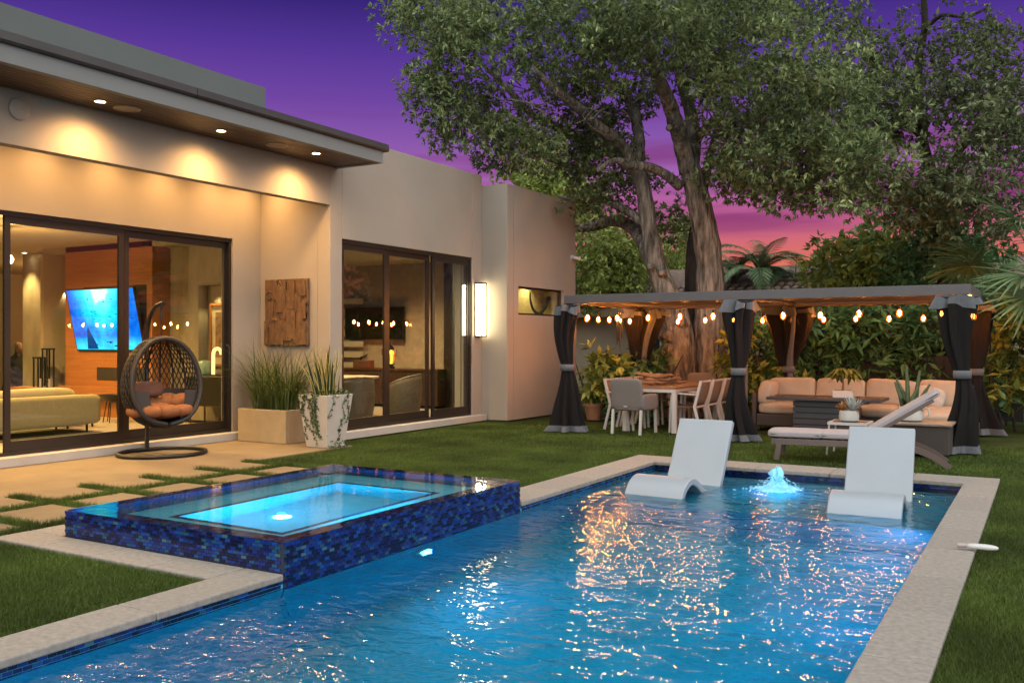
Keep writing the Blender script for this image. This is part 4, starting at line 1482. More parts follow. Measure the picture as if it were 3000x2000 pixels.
for strand in range(11):
    if strand < 8:
        x = rr.uniform(-.25, .12); y = -.285; nrm = (0, -1, .1)
    else:
        x = .285; y = rr.uniform(-.2, .2); nrm = (1, 0, .1)
    z = hh
    ln = rr.uniform(.25, .72)
    pts = []
    k = 0
    while z > hh - ln and z > .05:
        tp = b0 + (b1 - b0) * z / hh + .01
        if strand < 8: p = Vector((max(-tp, min(tp, x)), -tp, z))
        else: p = Vector((tp, y, z))
        pts.append(p)
        x += rr.gauss(0, .018); y += rr.gauss(0, .018) if strand >= 8 else 0
        z -= .026
        for q in range(2):
            if rr.random() < .75: ivyleaf(m, p + Vector((rr.gauss(0, .02), rr.gauss(0, .008), rr.gauss(0, .01))), rr.uniform(.018, .036), nrm)
    if len(pts) > 1: vine.tube(pts, .003, 4)
for k in range(150):
    a_ = rr.uniform(0, 6.28)
    p = Vector((rr.uniform(-.25, .27), rr.uniform(-.26, .25), hh - .03 + abs(rr.gauss(0, .06))))
    ivyleaf(m, p, rr.uniform(.03, .055), (math.cos(a_) * .6, math.sin(a_) * .6, 1))
for k in range(60):
    p = Vector((.24 + abs(rr.gauss(0, .07)), rr.uniform(-.3, .15), max(0.01, abs(rr.gauss(0, .06)))))
    ivyleaf(m, p, rr.uniform(.015, .03), (0.3, -.5, 1))
m.build('ivy_leaves', M['ivy'], t)
vine.build('ivy_stems', M['ivy'], t)

# ------------------------------------------------------------------ in-pool loungers
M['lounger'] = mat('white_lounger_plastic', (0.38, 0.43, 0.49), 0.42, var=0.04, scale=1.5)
cl = spline([(-1.02, -.30), (-.97, -.16), (-.86, -.015), (-.70, .045), (-.55, .0), (-.38, -.10), (-.16, -.165), (0.03, -.14), (.14, -.02), (.30, .27), (.47, .585)], 6)
th_ = .075
up, dn = [], []
for i, p in enumerate(cl):
    q0, q1 = cl[max(i - 1, 0)], cl[min(i + 1, len(cl) - 1)]
    d = (q1 - q0) / np.linalg.norm(q1 - q0)
    nrm = np.array((-d[1], d[0]))
    up.append(tuple(p + nrm * th_ / 2)); dn.append(tuple(p - nrm * th_ / 2))
poly = up + dn[::-1]
def lounger(loc, rz, lab):
    t = thing('pool_lounger', lab, 'lounger', loc, rz, 'white loungers standing in the shallow pool water')
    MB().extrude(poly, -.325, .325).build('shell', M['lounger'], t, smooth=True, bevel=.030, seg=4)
    m = MB().box(-.29, .29, -.98, -.9, -.33 + 0.0, -.28)
    m.build('foot', M['lounger'], t)
    return t
l1 = lounger((-3.46, 9.88, 0.0), R(-4), 'white in-pool lounger on the side of the pool nearest the house')
lounger((-1.50, 9.86, 0.0), R(2), 'white in-pool lounger in front of the grey chaise, by the right coping')

# bubbler: a foamy spout, its lamp light partly put in as emission
M['foam'] = None
m_, nt_, o_ = newmat('bubbling_water_glow')
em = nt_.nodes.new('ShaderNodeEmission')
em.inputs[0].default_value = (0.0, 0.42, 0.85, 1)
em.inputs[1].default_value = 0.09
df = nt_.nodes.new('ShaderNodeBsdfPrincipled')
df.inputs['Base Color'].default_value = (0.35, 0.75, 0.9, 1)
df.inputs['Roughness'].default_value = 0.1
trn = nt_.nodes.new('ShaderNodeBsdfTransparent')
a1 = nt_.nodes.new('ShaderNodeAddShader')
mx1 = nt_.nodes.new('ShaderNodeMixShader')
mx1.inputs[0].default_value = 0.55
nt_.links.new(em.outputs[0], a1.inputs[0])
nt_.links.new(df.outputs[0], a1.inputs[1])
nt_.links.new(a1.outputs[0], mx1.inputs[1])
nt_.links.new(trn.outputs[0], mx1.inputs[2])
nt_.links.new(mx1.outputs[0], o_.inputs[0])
t = thing('water_bubbler', 'small bubbling fountain lit cyan between the two white loungers', 'fountain', (-2.53, 10.0, WZ))
rr = random.Random(8)
def jet(u, v):
    a_ = 2 * PI * u
    r_ = .060 + .15 * (1 - v) ** 4 + .012 * math.sin(v * 9)
    r_ *= 1 + .16 * math.sin(3 * a_ + 5 * v) + .14 * math.sin(5 * a_ - 11 * v) + .08 * math.sin(9 * a_ + 17 * v)
    if v > .9: r_ *= max(.05, (1 - v) * 10) ** .5
    z = .19 * v * (1 + .22 * math.sin(2 * a_ + 1) * v + .12 * math.sin(5 * a_))
    return (r_ * math.cos(a_), r_ * math.sin(a_), z + .001)
MB().surf(jet, 36, 14, closeu=True).build('spout', m_, t, smooth='all')
m = MB()
for k in range(260):
    a_, rad = rr.uniform(0, 6.28), abs(rr.gauss(.07, .09))
    z = max(0.004, .22 * math.exp(-rad * 8) + rr.gauss(0, .025))
    s = rr.uniform(.003, .010)
    m.puff((rad * math.cos(a_), rad * math.sin(a_), z), (s * 2, s * 2, s * 1.6), p=2, n=2)
m.build('droplets', m_, t, smooth='all')['kind'] = 'stuff'
m = MB()
for k in range(60):
    a_, rad = rr.uniform(0, 6.28), .14 + abs(rr.gauss(0, .10))
    s = rr.uniform(.015, .04)
    m.puff((rad * math.cos(a_), rad * math.sin(a_) , .002), (s * 2, s * 1.2, .012), p=2, n=2)
m.build('foam', m_, t, smooth='all')['kind'] = 'stuff'
lamp('POINT', 'bubbler_light', (-2.53, 10.0, -0.22), 5, (0.0, 0.55, 1.0), 0.02)

# white float lying over the edge of the right coping
t = thing('white_float', 'slim white plastic wand lying across the right coping edge onto the turf', 'pool wand', (-0.46, 7.36, 0.012))
MB().puff((0.05, 0.01, 0.02), (0.21, 0.065, 0.04), p=2.6, n=6).build('body', M['white'], t, smooth='all')
MB().tube([(-.11, 0, .018), (-.05, .008, .02)], .017, 10).build('cap', mat('pink_grey_plastic', (.5, .42, .42), .5), t, smooth=True)

# ------------------------------------------------------------------ pergola
M['alum'] = mat('grey_bronze_aluminium', (0.12, 0.11, 0.115), 0.5, metal=0.2, var=0.06)
GX0, GX1, GY0, GY1, GZ0, GZ1 = -6.90, -1.0, 13.8, 16.75, 2.13, 2.27
GXM = -4.0
t = thing('pergola', 'long grey metal pergola with six posts and open slatted roof over the lawn', 'pergola', (-3.95, 15.3, 0))
def gp(name, m, mt='alum', **k): return m.build(name, M[mt], t, world=True, **k)
for x in (GX0, GXM, GX1):
    for y in (GY0, GY1):
        gp('post', MB().box(x - .055, x + .055, y - .055, y + .055, 0, GZ0), bevel=.006)
        gp('foot_plate', MB().box(x - .10, x + .10, y - .10, y + .10, 0, .015))
gp('beam', MB().box(GX0 - .1, GX1 + .1, GY0 - .1, GY0 - .04, GZ0, GZ1), bevel=.005)
gp('beam', MB().box(GX0 - .1, GX1 + .1, GY1 + .04, GY1 + .1, GZ0, GZ1), bevel=.005)
gp('beam', MB().box(GX0 - .1, GX0 - .04, GY0 - .04, GY1 + .04, GZ0, GZ1))
gp('beam', MB().box(GX1 + .04, GX1 + .1, GY0 - .04, GY1 + .04, GZ0, GZ1))
gp('beam', MB().box(GXM - .05, GXM + .05, GY0 - .04, GY1 + .04, GZ0 + .02, GZ1 - .01))
gp('rail', MB().box(GX0 - .04, GX1 + .04, GY0 - .04, GY0 + .03, GZ0 + .005, GZ0 + .03))
gp('rail', MB().box(GX0 - .04, GX1 + .04, GY1 - .03, GY1 + .04, GZ0 + .005, GZ0 + .03))
for i in range(23):
    y = GY0 + .1 + (GY1 - GY0 - .2) * i / 22
    for a_, b_ in ((GX0 - .03, GXM - .055), (GXM + .055, GX1 + .03)):
        m = MB()
        m.cbox(((a_ + b_) / 2, y, GZ0 + .075), (b_ - a_, .105, .012), Matrix.Rotation(R(28), 3, 'X'))
        gp('slat', m)

# curtains tied back to the posts
def sheer(name, col, op):
    m, nt, o = newmat(name)
    b = nt.nodes.new('ShaderNodeBsdfPrincipled')
    b.inputs['Base Color'].default_value = col + (1,)
    b.inputs['Roughness'].default_value = .9
    b.inputs['Specular IOR Level'].default_value = .15
    tr = nt.nodes.new('ShaderNodeBsdfTransparent')
    mx = nt.nodes.new('ShaderNodeMixShader')
    mx.inputs[0].default_value = op
    nt.links.new(tr.outputs[0], mx.inputs[1])
    nt.links.new(b.outputs[0], mx.inputs[2])
    nt.links.new(mx.outputs[0], o.inputs[0])
    return m
M['sheer'] = sheer('black_mesh_net', (0.010, 0.0085, 0.009), 0.90)
M['band'] = mat('grey_canvas_band', (0.125, 0.135, 0.155), 0.85, var=0.12, scale=14)
def curtain(loc, rz, lab, seed, top_w=.30, foot=.32, stripe_u=0.62, tie=1.0):
    t = thing('curtain', lab, 'curtain', loc, rz, 'dark net curtains tied to the pergola posts')
    r0 = random.Random(seed)
    p1, p2, p3 = r0.uniform(0, 6), r0.uniform(0, 6), r0.uniform(0, 6)
    ZT = 2.10
    def rad(z):
        if z > tie:
            s = (z - tie) / (ZT - tie)
            return .075 + (top_w - .075) * min(1, s * 1.15) ** 0.62
        s = (tie - z) / tie
        return .075 + (foot - .075) * s ** 0.85
    def fn(u, v, k=1.0):
        z = .008 + v * (ZT - .008)
        a_ = 2 * PI * u
        b_ = rad(z) * k
        amp = min(.40, .12 + abs(z - tie) / 1.1 * .34)
        r_ = b_ * (1 + amp * math.sin(6 * a_ + p1 + .8 * math.sin(z * 2 + p2)) + .5 * amp * math.sin(11 * a_ + p3 + z))
        sw = .045 * math.sin(p2 + 2.1 * z) + .03 * math.sin(p1 + 4.3 * z)
        if z < .12: r_ *= 1 + (.12 - z) * 1.6 * (1 + .5 * math.sin(5 * a_ + p1))
        return (r_ * math.cos(a_) * 1.05 + sw, r_ * math.sin(a_) * .62, z)
    nu, nv = 96, 40
    MB().surf(fn, nu, nv, closeu=True).build('net', M['sheer'], t, smooth='all')
    # grey bands: the vertical edge, the hem, the header, the tie
    w_ = .075
    MB().surf(lambda u, v: fn(stripe_u + (u - .5) * w_ * 2 * (.13 / max(.1, rad(.008 + v * (ZT - .008)))), v, 1.05), 6, 30).build('edge_band', M['band'], t, smooth='all', thick=.004)
    MB().surf(lambda u, v: fn(u, v * .045, 1.02), nu, 2, closeu=True).build('hem', M['band'], t, smooth='all')
    def hd(u, v):
        x, y, z = fn(u, .955 + .045 * v, 1.05)
        fl = 1 + .30 * (1 - v) * (.5 + .5 * math.sin(2 * PI * u * 2 + p3))
        return (x * fl, y * fl, z + .03 * math.sin(2 * PI * u * 3 + p2) * v - .07 * (1 - v) * (.5 + .5 * math.sin(2 * PI * u * 3 + p1)))
    MB().surf(hd, nu, 3, closeu=True).build('header', M['band'], t, smooth='all')
    MB().surf(lambda u, v: (.105 * math.cos(2 * PI * u) * 1.1 + .045 * math.sin(p2 + 2.1 * tie) + .03 * math.sin(p1 + 4.3 * tie), .105 * math.sin(2 * PI * u) * .8, tie - .05 + .11 * v), 20, 2, closeu=True).build('tie_band', M['band'], t, smooth='all', thick=.008)
    return t
curtain((GX0 - .02, GY0 - .10, 0), R(200), 'left front pergola curtain, next to the pale end block of the house', 1, .135, .21, .80, 1.06)
curtain((GXM - .02, GY0 - .10, 0), R(215), 'middle front pergola curtain, between the dining chairs and the sofa', 2, .18, .19, .66, 1.04)
curtain((GX1 - .04, GY0 - .08, 0), R(210), 'right front pergola curtain with a long grey edge band behind the chaise', 3, .175, .20, .67, 1.05)
curtain((GX0 + .05, GY1 - .06, 0), R(200), 'back left pergola curtain, lit orange behind the dining table', 4, .26, .12, .35, 1.0)
curtain((GXM + .02, GY1 - .06, 0), R(190), 'back middle pergola curtain behind the sofa back cushions', 5, .30, .13, .3, 1.0)
curtain((GX1 + .02, GY1 - .08, 0), R(170), 'back right pergola curtain beside the leafy shrubs', 6, .18, .21, .75, 1.0)

# ------------------------------------------------------------------ string of bulbs
BULB = emit('bulb_glow', (1.0, 0.37, 0.075), 330)
M['bulbglass'] = emit('bulb_globe_glow', (1.0, 0.22, 0.03), 1.6)
m_, nt_, o_ = newmat('amber_bulb_halo')
e1 = nt_.nodes.new('ShaderNodeEmission')
e1.inputs[0].default_value = (1.0, 0.13, 0.006, 1)
e1.inputs[1].default_value = 1.1  # oversized globe glows faintly to paint the halo round each bulb
tr_ = nt_.nodes.new('ShaderNodeBsdfTransparent')
tr_.inputs[0].default_value = (1, .8, .6, 1)
x_ = nt_.nodes.new('ShaderNodeMixShader')
x_.inputs[0].default_value = .45
nt_.links.new(tr_.outputs[0], x_.inputs[1])
nt_.links.new(e1.outputs[0], x_.inputs[2])
nt_.links.new(x_.outputs[0], o_.inputs[0])
M['amber'] = m_
fil = MB().lathe([(.004, -.052), (.018, -.036), (.022, -.008), (.016, .018), (.004, .03)], 8)
glb = MB().lathe([(.004, -.078), (.036, -.056), (.046, -.018), (.037, .015), (.016, .040), (.012, .045)], 10)
skt = MB().lathe([(.014, .04), (.016, .05), (.016, .085), (.008, .095)], 8)
fil_me = bpy.data.meshes.new('filament'); fil_me.from_pydata(fil.v, [], fil.f); fil_me.materials.append(BULB)
glb_me = bpy.data.meshes.new('bulb'); glb_me.from_pydata(glb.v, [], glb.f); glb_me.materials.append(M['amber'])
skt_me = bpy.data.meshes.new('socket'); skt_me.from_pydata(skt.v, [], skt.f); skt_me.materials.append(M['black'])
def festoon(lab, pts, n, drop, seed):
    """pts: corner points of the cable; n bulbs hang from it"""
    t = thing('string_light', lab, 'string light', pts[0])
    P_ = [Vector(p) for p in pts]
    seg = [(P_[i + 1] - P_[i]).length for i in range(len(P_) - 1)]
    tot = sum(seg)
    def pos(s):
        d = s * tot
        for i, l_ in enumerate(seg):
            if d <= l_ or i == len(seg) - 1: return P_[i].lerp(P_[i + 1], min(1, d / l_))
            d -= l_
    MB().tube([pos(k / 60) for k in range(61)], .006, 5).build('cable', M['black'], t, world=True)
    r0 = random.Random(seed)
    for k in range(n):
        p = pos((k + .5) / n)
        h_ = drop + r0.uniform(-.01, .01)
        b_ = p - Vector((0, 0, h_))
        bo = bpy.data.objects.new('bulb', glb_me); C.objects.link(bo); bo.parent = t; bo.location = b_ - wloc(t)
        f_ = bpy.data.objects.new('filament', fil_me); C.objects.link(f_); f_.parent = bo
        s_ = bpy.data.objects.new('socket', skt_me); C.objects.link(s_); s_.parent = bo
        MB().tube([(0, 0, .09), (0, 0, h_)], .0035, 4).build('drop_wire', M['black'], bo)
ZC = GZ0 - .01
festoon('amber string light along the front beam of the pergola', [(GX0, GY0 + .05, ZC), (GX1, GY0 + .05, ZC)], 11, .22, 1)
festoon('amber string light along the back beam of the pergola', [(GX0, GY1 - .05, ZC), (GX1, GY1 - .05, ZC)], 11, .22, 2)
festoon('short amber string light on the left side beam near the house block', [(GX0 + .02, GY0 + .3, ZC), (GX0 + .02, GY1 - .3, ZC)], 5, .22, 3)
festoon('short amber string light on the right side beam of the pergola', [(GX1 - .02, GY0 + .3, ZC), (GX1 - .02, GY1 - .3, ZC)], 4, .22, 4)

# ------------------------------------------------------------------ dining set
M['dwhite'] = mat('white_aluminium', (0.62, 0.60, 0.57), 0.45, var=0.04)
M['sling'] = mat('taupe_sling', (0.20, 0.145, 0.11), 0.85, var=0.08, scale=30)
M['greyweave'] = mat('grey_woven_fabric', (0.21, 0.185, 0.175), 0.9, var=0.12, scale=70, bump=.3, bscale=160, bdist=.003)
TX0, TX1, TYA, TYB = -6.18, -5.24, 14.25, 16.45
t = thing('dining_table', 'long white framed outdoor dining table with a taupe top', 'dining table', ((TX0 + TX1) / 2, (TYA + TYB) / 2, 0))
hx, hy = (TX1 - TX0) / 2, (TYB - TYA) / 2
MB().box(-hx + .012, hx - .012, -hy + .012, hy - .012, .715, .748).build('table_top', mat('taupe_table_top', (.24, .155, .10), .5, var=.08), t)
m = MB()
m.box(-hx, hx, -hy, -hy + .05, .665, .714); m.box(-hx, hx, hy - .05, hy, .665, .714)
m.box(-hx, -hx + .05, -hy + .05, hy - .05, .665, .714); m.box(hx - .05, hx, -hy + .05, hy - .05, .665, .714)
m.build('apron', M['dwhite'], t)
for x in (-1, 1):
    for y in (-1, 1): MB().box(x * hx - (.075 if x > 0 else 0), x * hx + (.075 if x < 0 else 0), y * hy - (.075 if y > 0 else 0), y * hy + (.075 if y < 0 else 0), 0, .664).build('leg', M['dwhite'], t, bevel=.004)
def side_chair():
    t = thing('dining_chair', 'x', 'chair', (0, 0, 0), 0, 'white framed dining chairs with taupe sling seats')
    # faces +x
    for s in (-1, 1):
        y = s * .255
        MB().bar((.23, y, 0), (.20, y, .64), .035, .035, (1, 0, 0)).build('leg', M['dwhite'], t, bevel=.003)
        m = MB()
        m.bar((-.30, y, 0), (-.19, y, .44), .035, .045, (1, 0, 0))
        m.bar((-.19, y, .43), (-.30, y, .86), .035, .045, (1, 0, 0))
        m.build('leg', M['dwhite'], t, bevel=.003)
        MB().bar((-.23, y, .635), (.23, y, .655), .045, .024).build('armrest', M['dwhite'], t, bevel=.003)
    m = MB()
    m.bar((-.19, -.24, .43), (-.19, .24, .43), .03, .03); m.bar((.21, -.24, .43), (.21, .24, .43), .03, .03)
    m.bar((-.297, -.24, .845), (-.297, .24, .845), .03, .03)
    m.build('cross_bar', M['dwhite'], t)
    MB().surf(lambda u, v: (-.20 + .42 * u, -.235 + .47 * v, .445 - .025 * math.sin(PI * u)), 6, 2).build('seat', M['sling'], t, smooth='all', thick=.008)
    MB().surf(lambda u, v: (-.195 - .103 * u - .02 * math.sin(PI * u), -.237 + .474 * v, .455 + .39 * u), 6, 2).build('backrest', M['sling'], t, smooth='all', thick=.008)
    return t
ch = side_chair()
labs = [('R', 14.62, 'right side dining chair nearest the pool, closest to the table corner leg'), ('R', 15.28, 'middle dining chair on the right side of the long table'),
        ('R', 15.95, 'right side dining chair farthest from the pool beside the shrubs'), ('L', 14.62, 'left side dining chair half hidden by the grey armchair'),
        ('L', 15.28, 'middle dining chair on the left side of the long table'), ('L', 15.95, 'left side dining chair nearest the back curtain')]
for k, (sd, y, lab) in enumerate(labs):
    loc = (TX1 + .08, y, 0) if sd == 'R' else (TX0 - .08, y, 0)
    rz = PI if sd == 'R' else 0
    rz += random.uniform(-.05, .05)
    if k == 0:
        ch.location = loc; ch.rotation_euler = (0, 0, rz); ch['label'] = lab
    else: dup(ch, loc, rz, lab)
def arm_chair(loc, rz, lab):
    t = thing('dining_armchair', lab, 'armchair', loc, rz, 'grey woven armchairs at the table ends')
    # faces +y
    MB().puff((0, -.245, .655), (.56, .085, .50), p=7, n=8, rot=Matrix.Rotation(R(6), 3, 'X')).build('backrest', M['greyweave'], t, smooth='all')
    MB().puff((0, .02, .43), (.56, .56, .10), p=7, n=6).build('seat', M['greyweave'], t, smooth='all')
    for s in (-1, 1): MB().puff((s * .265, .03, .52), (.07, .58, .26), p=6, n=6).build('armrest', M['greyweave'], t, smooth='all')
    for s in (-1, 1):
        for y, dy in ((-.24, -.04), (.27, .03)): MB().bar((s * .25, y + dy, 0), (s * .25, y, .40), .04, .04, (0, 1, 0)).build('leg', M['dwhite'], t, bevel=.003)
    MB().box(-.03, .03, -.302, -.292, .445, .465).build('maker_tag', M['dwhite'], t)
arm_chair((-5.86, 13.98, 0), R(-4), 'grey woven armchair with its back to the pool at the near table end')
arm_chair((-5.72, 16.72, 0), R(180), 'grey woven armchair at the far end of the dining table')
# driftwood
t = thing('driftwood_centrepiece', 'heap of pale brown driftwood pieces on the dining table', 'driftwood', (-5.72, 14.95, .75))
M['drift'] = mat('driftwood', (0.30, 0.165, 0.085), 0.85, var=.3, scale=9, bump=.5, bscale=30, bdist=.008)
rr = random.Random(4)
for k in range(13):
    a_ = rr.gauss(.35, .55)
    ln = rr.uniform(.28, .55)
    cx, cy, cz = rr.uniform(-.26, .26), rr.uniform(-.22, .22), .035 + .06 * (k % 3)
    d = Vector((math.cos(a_), math.sin(a_), rr.gauss(0, .12)))
    pts = []
    for q in range(6):
        s = q / 5 - .5
        pts.append(Vector((cx, cy, cz)) + d * ln * s + Vector((rr.gauss(0, .012), rr.gauss(0, .012), rr.gauss(0, .01) + .012)))
    for p in pts: p.z = max(.03, p.z)
    r_ = rr.uniform(.022, .038)
    MB().tube(pts, [r_ * .75, r_, r_ * 1.1, r_, r_ * .95, r_ * .6], 7).build('driftwood_stick', M['drift'], t, smooth=True)

# ------------------------------------------------------------------ lounge corner
M['cush'] = mat('cream_outdoor_fabric', (0.56, 0.48, 0.38), 0.9, var=.05, scale=6, bump=.3, bscale=7, bdist=.02)
M['wicker'] = mat('brown_grey_wicker', (0.065, 0.05, 0.042), 0.6, var=.35, scale=50, stretch=(1, 1, 3), bump=.6, bscale=90, bdist=.005)
t = thing('sectional_sofa', 'long L shaped dark wicker sofa with cream cushions under the pergola', 'sofa', (-2.7, 16.1, 0))
m = MB()
m.box(-1.62, 1.65, -.42, .42, .07, .27)
m.build('base', M['wicker'], t, bevel=.015)
MB().box(-1.62, 1.65, .36, .46, .27, .62).build('back_panel', M['wicker'], t, bevel=.015)
MB().box(-1.70, -1.625, -.42, .46, .07, .62).build('armrest', M['wicker'], t, bevel=.015)
for x in (-1.6, 0, 1.6):
    for y in (-.36, .38): MB().box(x - .03, x + .03, y - .03, y + .03, 0, .07).build('leg', M['black'], t)
for k in range(4):
    x = -1.62 + .81 * k + .405
    MB().puff((x, -.06, .36), (.80, .76, .19), p=6, n=7, bulge=.12).build('seat_cushion', M['cush'], t, smooth='all')
    MB().puff((x + .05, .26, .645), (.80, .22, .44), p=7, n=7, rot=Matrix.Rotation(R(-10), 3, 'X') @ Matrix.Rotation(R(rr.uniform(-3, 3)), 3, 'Y'), bulge=.25).build('back_cushion', M['cush'], t, smooth='all')
MB().puff((-1.50, -.10, .62), (.22, .60, .42), p=4.5, n=7, rot=Matrix.Rotation(R(12), 3, 'Y'), bulge=.25).build('side_cushion', M['cush'], t, smooth='all')
MB().puff((1.05, .08, .60), (.44, .16, .34), p=4, n=7, rot=Matrix.Rotation(R(-14), 3, 'X') @ Matrix.Rotation(R(14), 3, 'Y'), bulge=.3).build('throw_pillow', mat('white_pillow', (.62, .60, .56), .9), t, smooth='all')
m = MB().box(1.02, 1.80, -1.85, -.425, .07, .27)
m.build('return_base', M['wicker'], t, bevel=.015)
MB().puff((1.40, -1.0, .36), (.74, 1.1, .18), p=6, n=7, bulge=.1).build('seat_cushion', M['cush'], t, smooth='all')
# fire table
M['firet'] = mat('charcoal_aluminium', (0.045, 0.045, 0.055), .5, metal=.2, var=.08)
t = thing('fire_table', 'dark charcoal coffee table with a slatted box base in front of the sofa', 'table', (-3.0, 14.95, 0))
MB().box(-.85, .85, -.42, .42, .585, .63).build('table_top', M['firet'], t, bevel=.006)
MB().box(-.43, .43, -.27, .27, .02, .58).build('core', M['black'], t)
for k in range(6):
    z = .03 + k * .092
    m = MB()
    m.box(-.46, .46, -.30, -.275, z, z + .078); m.box(-.46, .46, .275, .30, z, z + .078)
    m.box(-.46, -.435, -.272, .272, z, z + .078); m.box(.435, .46, -.272, .272, z, z + .078)
    m.build('slat', M['firet'], t, bevel=.003)
# plants on tables
M['pale'] = mat('white_ceramic', (.66, .64, .60), .35, var=.03)
M['moneyleaf'] = leafmat('money_tree_leaf', (.10, .13, .02), (.22, .22, .05), .4, .35)
t = thing('money_tree', 'small palm like plant in a square white pot on the charcoal table', 'potted plant', (-2.75, 14.85, .632))
m = MB()
m.cbox((0, 0, .055), (.28, .13, .11))
m.build('pot', M['pale'], t, bevel=.006)
MB().box(-.125, .125, -.05, .05, .105, .113).build('soil', M['soil'], t)
MB().tube([(0, 0, .1), (.008, .004, .22), (0, 0, .33)], [.022, .014, .01], 8).build('stem', M['drift'], t, smooth=True)
def leaf_shape(m, base, d, ln, wd, droop=.3, fold=.15, n=5):
    base, d = Vector(base), Vector(d).normalized()
    side = d.cross(Vector((0, 0, 1)))
    side = side.normalized() if side.length > .05 else Vector((1, 0, 0))
    up_ = side.cross(d)
    row = []
    for i in range(n + 1):
        s = i / n
        p = base + d * ln * s + Vector((0, 0, -droop * ln * s * s))
        w_ = wd * math.sin(PI * min(1, .06 + s * .94)) ** .8 * .5 + .0005
        row += [p - side * w_ + up_ * w_ * fold, p, p + side * w_ + up_ * w_ * fold]
    m.add(row, [f for i in range(n) for f in ((i*3, i*3+1, i*3+4, i*3+3), (i*3+1, i*3+2, i*3+5, i*3+4))])
rr = random.Random(17)
for k in range(9):
    az = k * 2.4
    el_ = rr.uniform(-.1, 1.0)
    pe = Vector((0, 0, .32)) + Vector((math.cos(az) * math.cos(el_), math.sin(az) * math.cos(el_), math.sin(el_))) * rr.uniform(.10, .2)
    lf = MB().tube([(0, 0, .32), pe], .004, 4)
    for q in range(5):
        a2 = az + (q - 2) * .55
        leaf_shape(lf, pe, (math.cos(a2), math.sin(a2), .15 - .25 * abs(q - 2)), rr.uniform(.14, .2), .055, .5)
    lf.build('leaf', M['moneyleaf'], t)
# side table with bowl of succulents
t = thing('side_table', 'small white metal side table between the chaise and the charcoal table', 'side table', (-2.28, 12.85, 0))
MB().box(-.24, .24, -.22, .22, .415, .43).build('table_top', mat('bronze_mesh_top', (.10, .085, .07), .5), t)
m = MB()
for a, b, c, d in ((-.25, .25, -.24, -.215), (-.25, .25, .215, .24), (-.25, -.225, -.215, .215), (.225, .25, -.215, .215)): m.box(a, b, c, d, .40, .436)
m.build('rim', M['dwhite'], t)
for x in (-1, 1):
    for y in (-1, 1): MB().bar((x * .23, y * .22, .40), (x * .26, y * .24, 0), .022, .022).build('leg', M['dwhite'], t)
t = thing('succulent_bowl', 'white bowl with orange and silvery succulents on the small side table', 'potted plant', (-2.30, 12.85, .432))
MB().lathe([(.10, 0), (.125, .02), (.13, .07), (.125, .15), (.11, .15), (.11, .13)], 24).build('bowl', M['pale'], t, smooth=True)
MB().lathe([(.11, .128), (.003, .13)], 20).build('soil', M['soil'], t)
M['silver'] = leafmat('silver_succulent', (.22, .27, .25), (.42, .48, .46), .5, .15)
M['orange'] = leafmat('orange_succulent', (.30, .09, .02), (.35, .20, .04), .5, .2)
m = MB()
for k in range(46):
    az, el_ = k * 2.4, rr.uniform(.35, 1.5)
    leaf_shape(m, (.05, 0, .14), (math.cos(az) * math.cos(el_), math.sin(az) * math.cos(el_), math.sin(el_)), rr.uniform(.15, .25), .028, -.05)
m.build('silver_leaves', M['silver'], t)
m = MB()
for k in range(60):
    az, el_ = k * 2.4, rr.uniform(.2, 1.4)
    leaf_shape(m, (-.085 + rr.gauss(0, .02), rr.gauss(0, .03), .14 + rr.uniform(0, .06)), (math.cos(az) * math.cos(el_), math.sin(az) * math.cos(el_), math.sin(el_)), rr.uniform(.05, .1), .035, .1)
for k in range(30):
    az, el_ = k * 2.4, rr.uniform(.0, .8)
    leaf_shape(m, (.10, -.02, .14), (math.cos(az) * math.cos(el_), math.sin(az) * math.cos(el_), math.sin(el_)), rr.uniform(.04, .08), .03, .2)
m.build('orange_leaves', M['orange'], t)
# wicker side table with the cactus pot
t = thing('wicker_side_table', 'dark wicker block table carrying the white cactus pot behind the chaise', 'side table', (-1.52, 13.35, 0))
MB().box(-.42, .42, -.33, .33, .03, .40).build('body', M['wicker'], t, bevel=.012)
MB().box(-.45, .45, -.36, .36, .402, .43).build('table_top', mat('pale_wood_top', (.30, .24, .18), .6, var=.15), t, bevel=.004)
t = thing('cactus_pot', 'white handled pot with upright green cactus stems and dark leaves', 'potted plant', (-1.60, 13.35, .432))
MB().lathe([(.12, 0), (.15, .02), (.16, .18), (.15, .20), (.135, .20), (.13, .17), (.01, .165)], 20).build('pot', M['pale'], t, smooth=True)
m = MB()
m.tube([(.155, 0, .18), (.22, 0, .17), (.23, 0, .09), (.155, 0, .05)], .012, 6)
m.build('handle', M['pale'], t)
M['cactus'] = mat('cactus_green', (.085, .12, .04), .6, var=.3, scale=20)
for x, y, h_, ln in ((-.10, .02, .36, -.10), (-.03, .0, .55, -.02), (.06, .03, .52, .05), (.0, -.06, .30, .10), (-.05, .06, .40, -.14), (.10, -.02, .34, .14)):
    MB().tube([(x, y, .16), (x + ln * .3, y, .16 + h_ * .5), (x + ln, y, .16 + h_)], [.026, .03, .014], 7).build('cactus_stem', M['cactus'], t, smooth=True)
M['darkleaf'] = leafmat('dark_leaf', (.015, .03, .01), (.04, .065, .02), .45, .2)
m = MB()
for k in range(26):
    az, el_ = rr.uniform(0, 6.28), rr.uniform(.0, 1.0)
    leaf_shape(m, (rr.gauss(0, .05), rr.gauss(0, .05), .18), (math.cos(az) * math.cos(el_), math.sin(az) * math.cos(el_), math.sin(el_)), rr.uniform(.16, .32), .045, .25)
m.build('dark_leaves', M['darkleaf'], t)

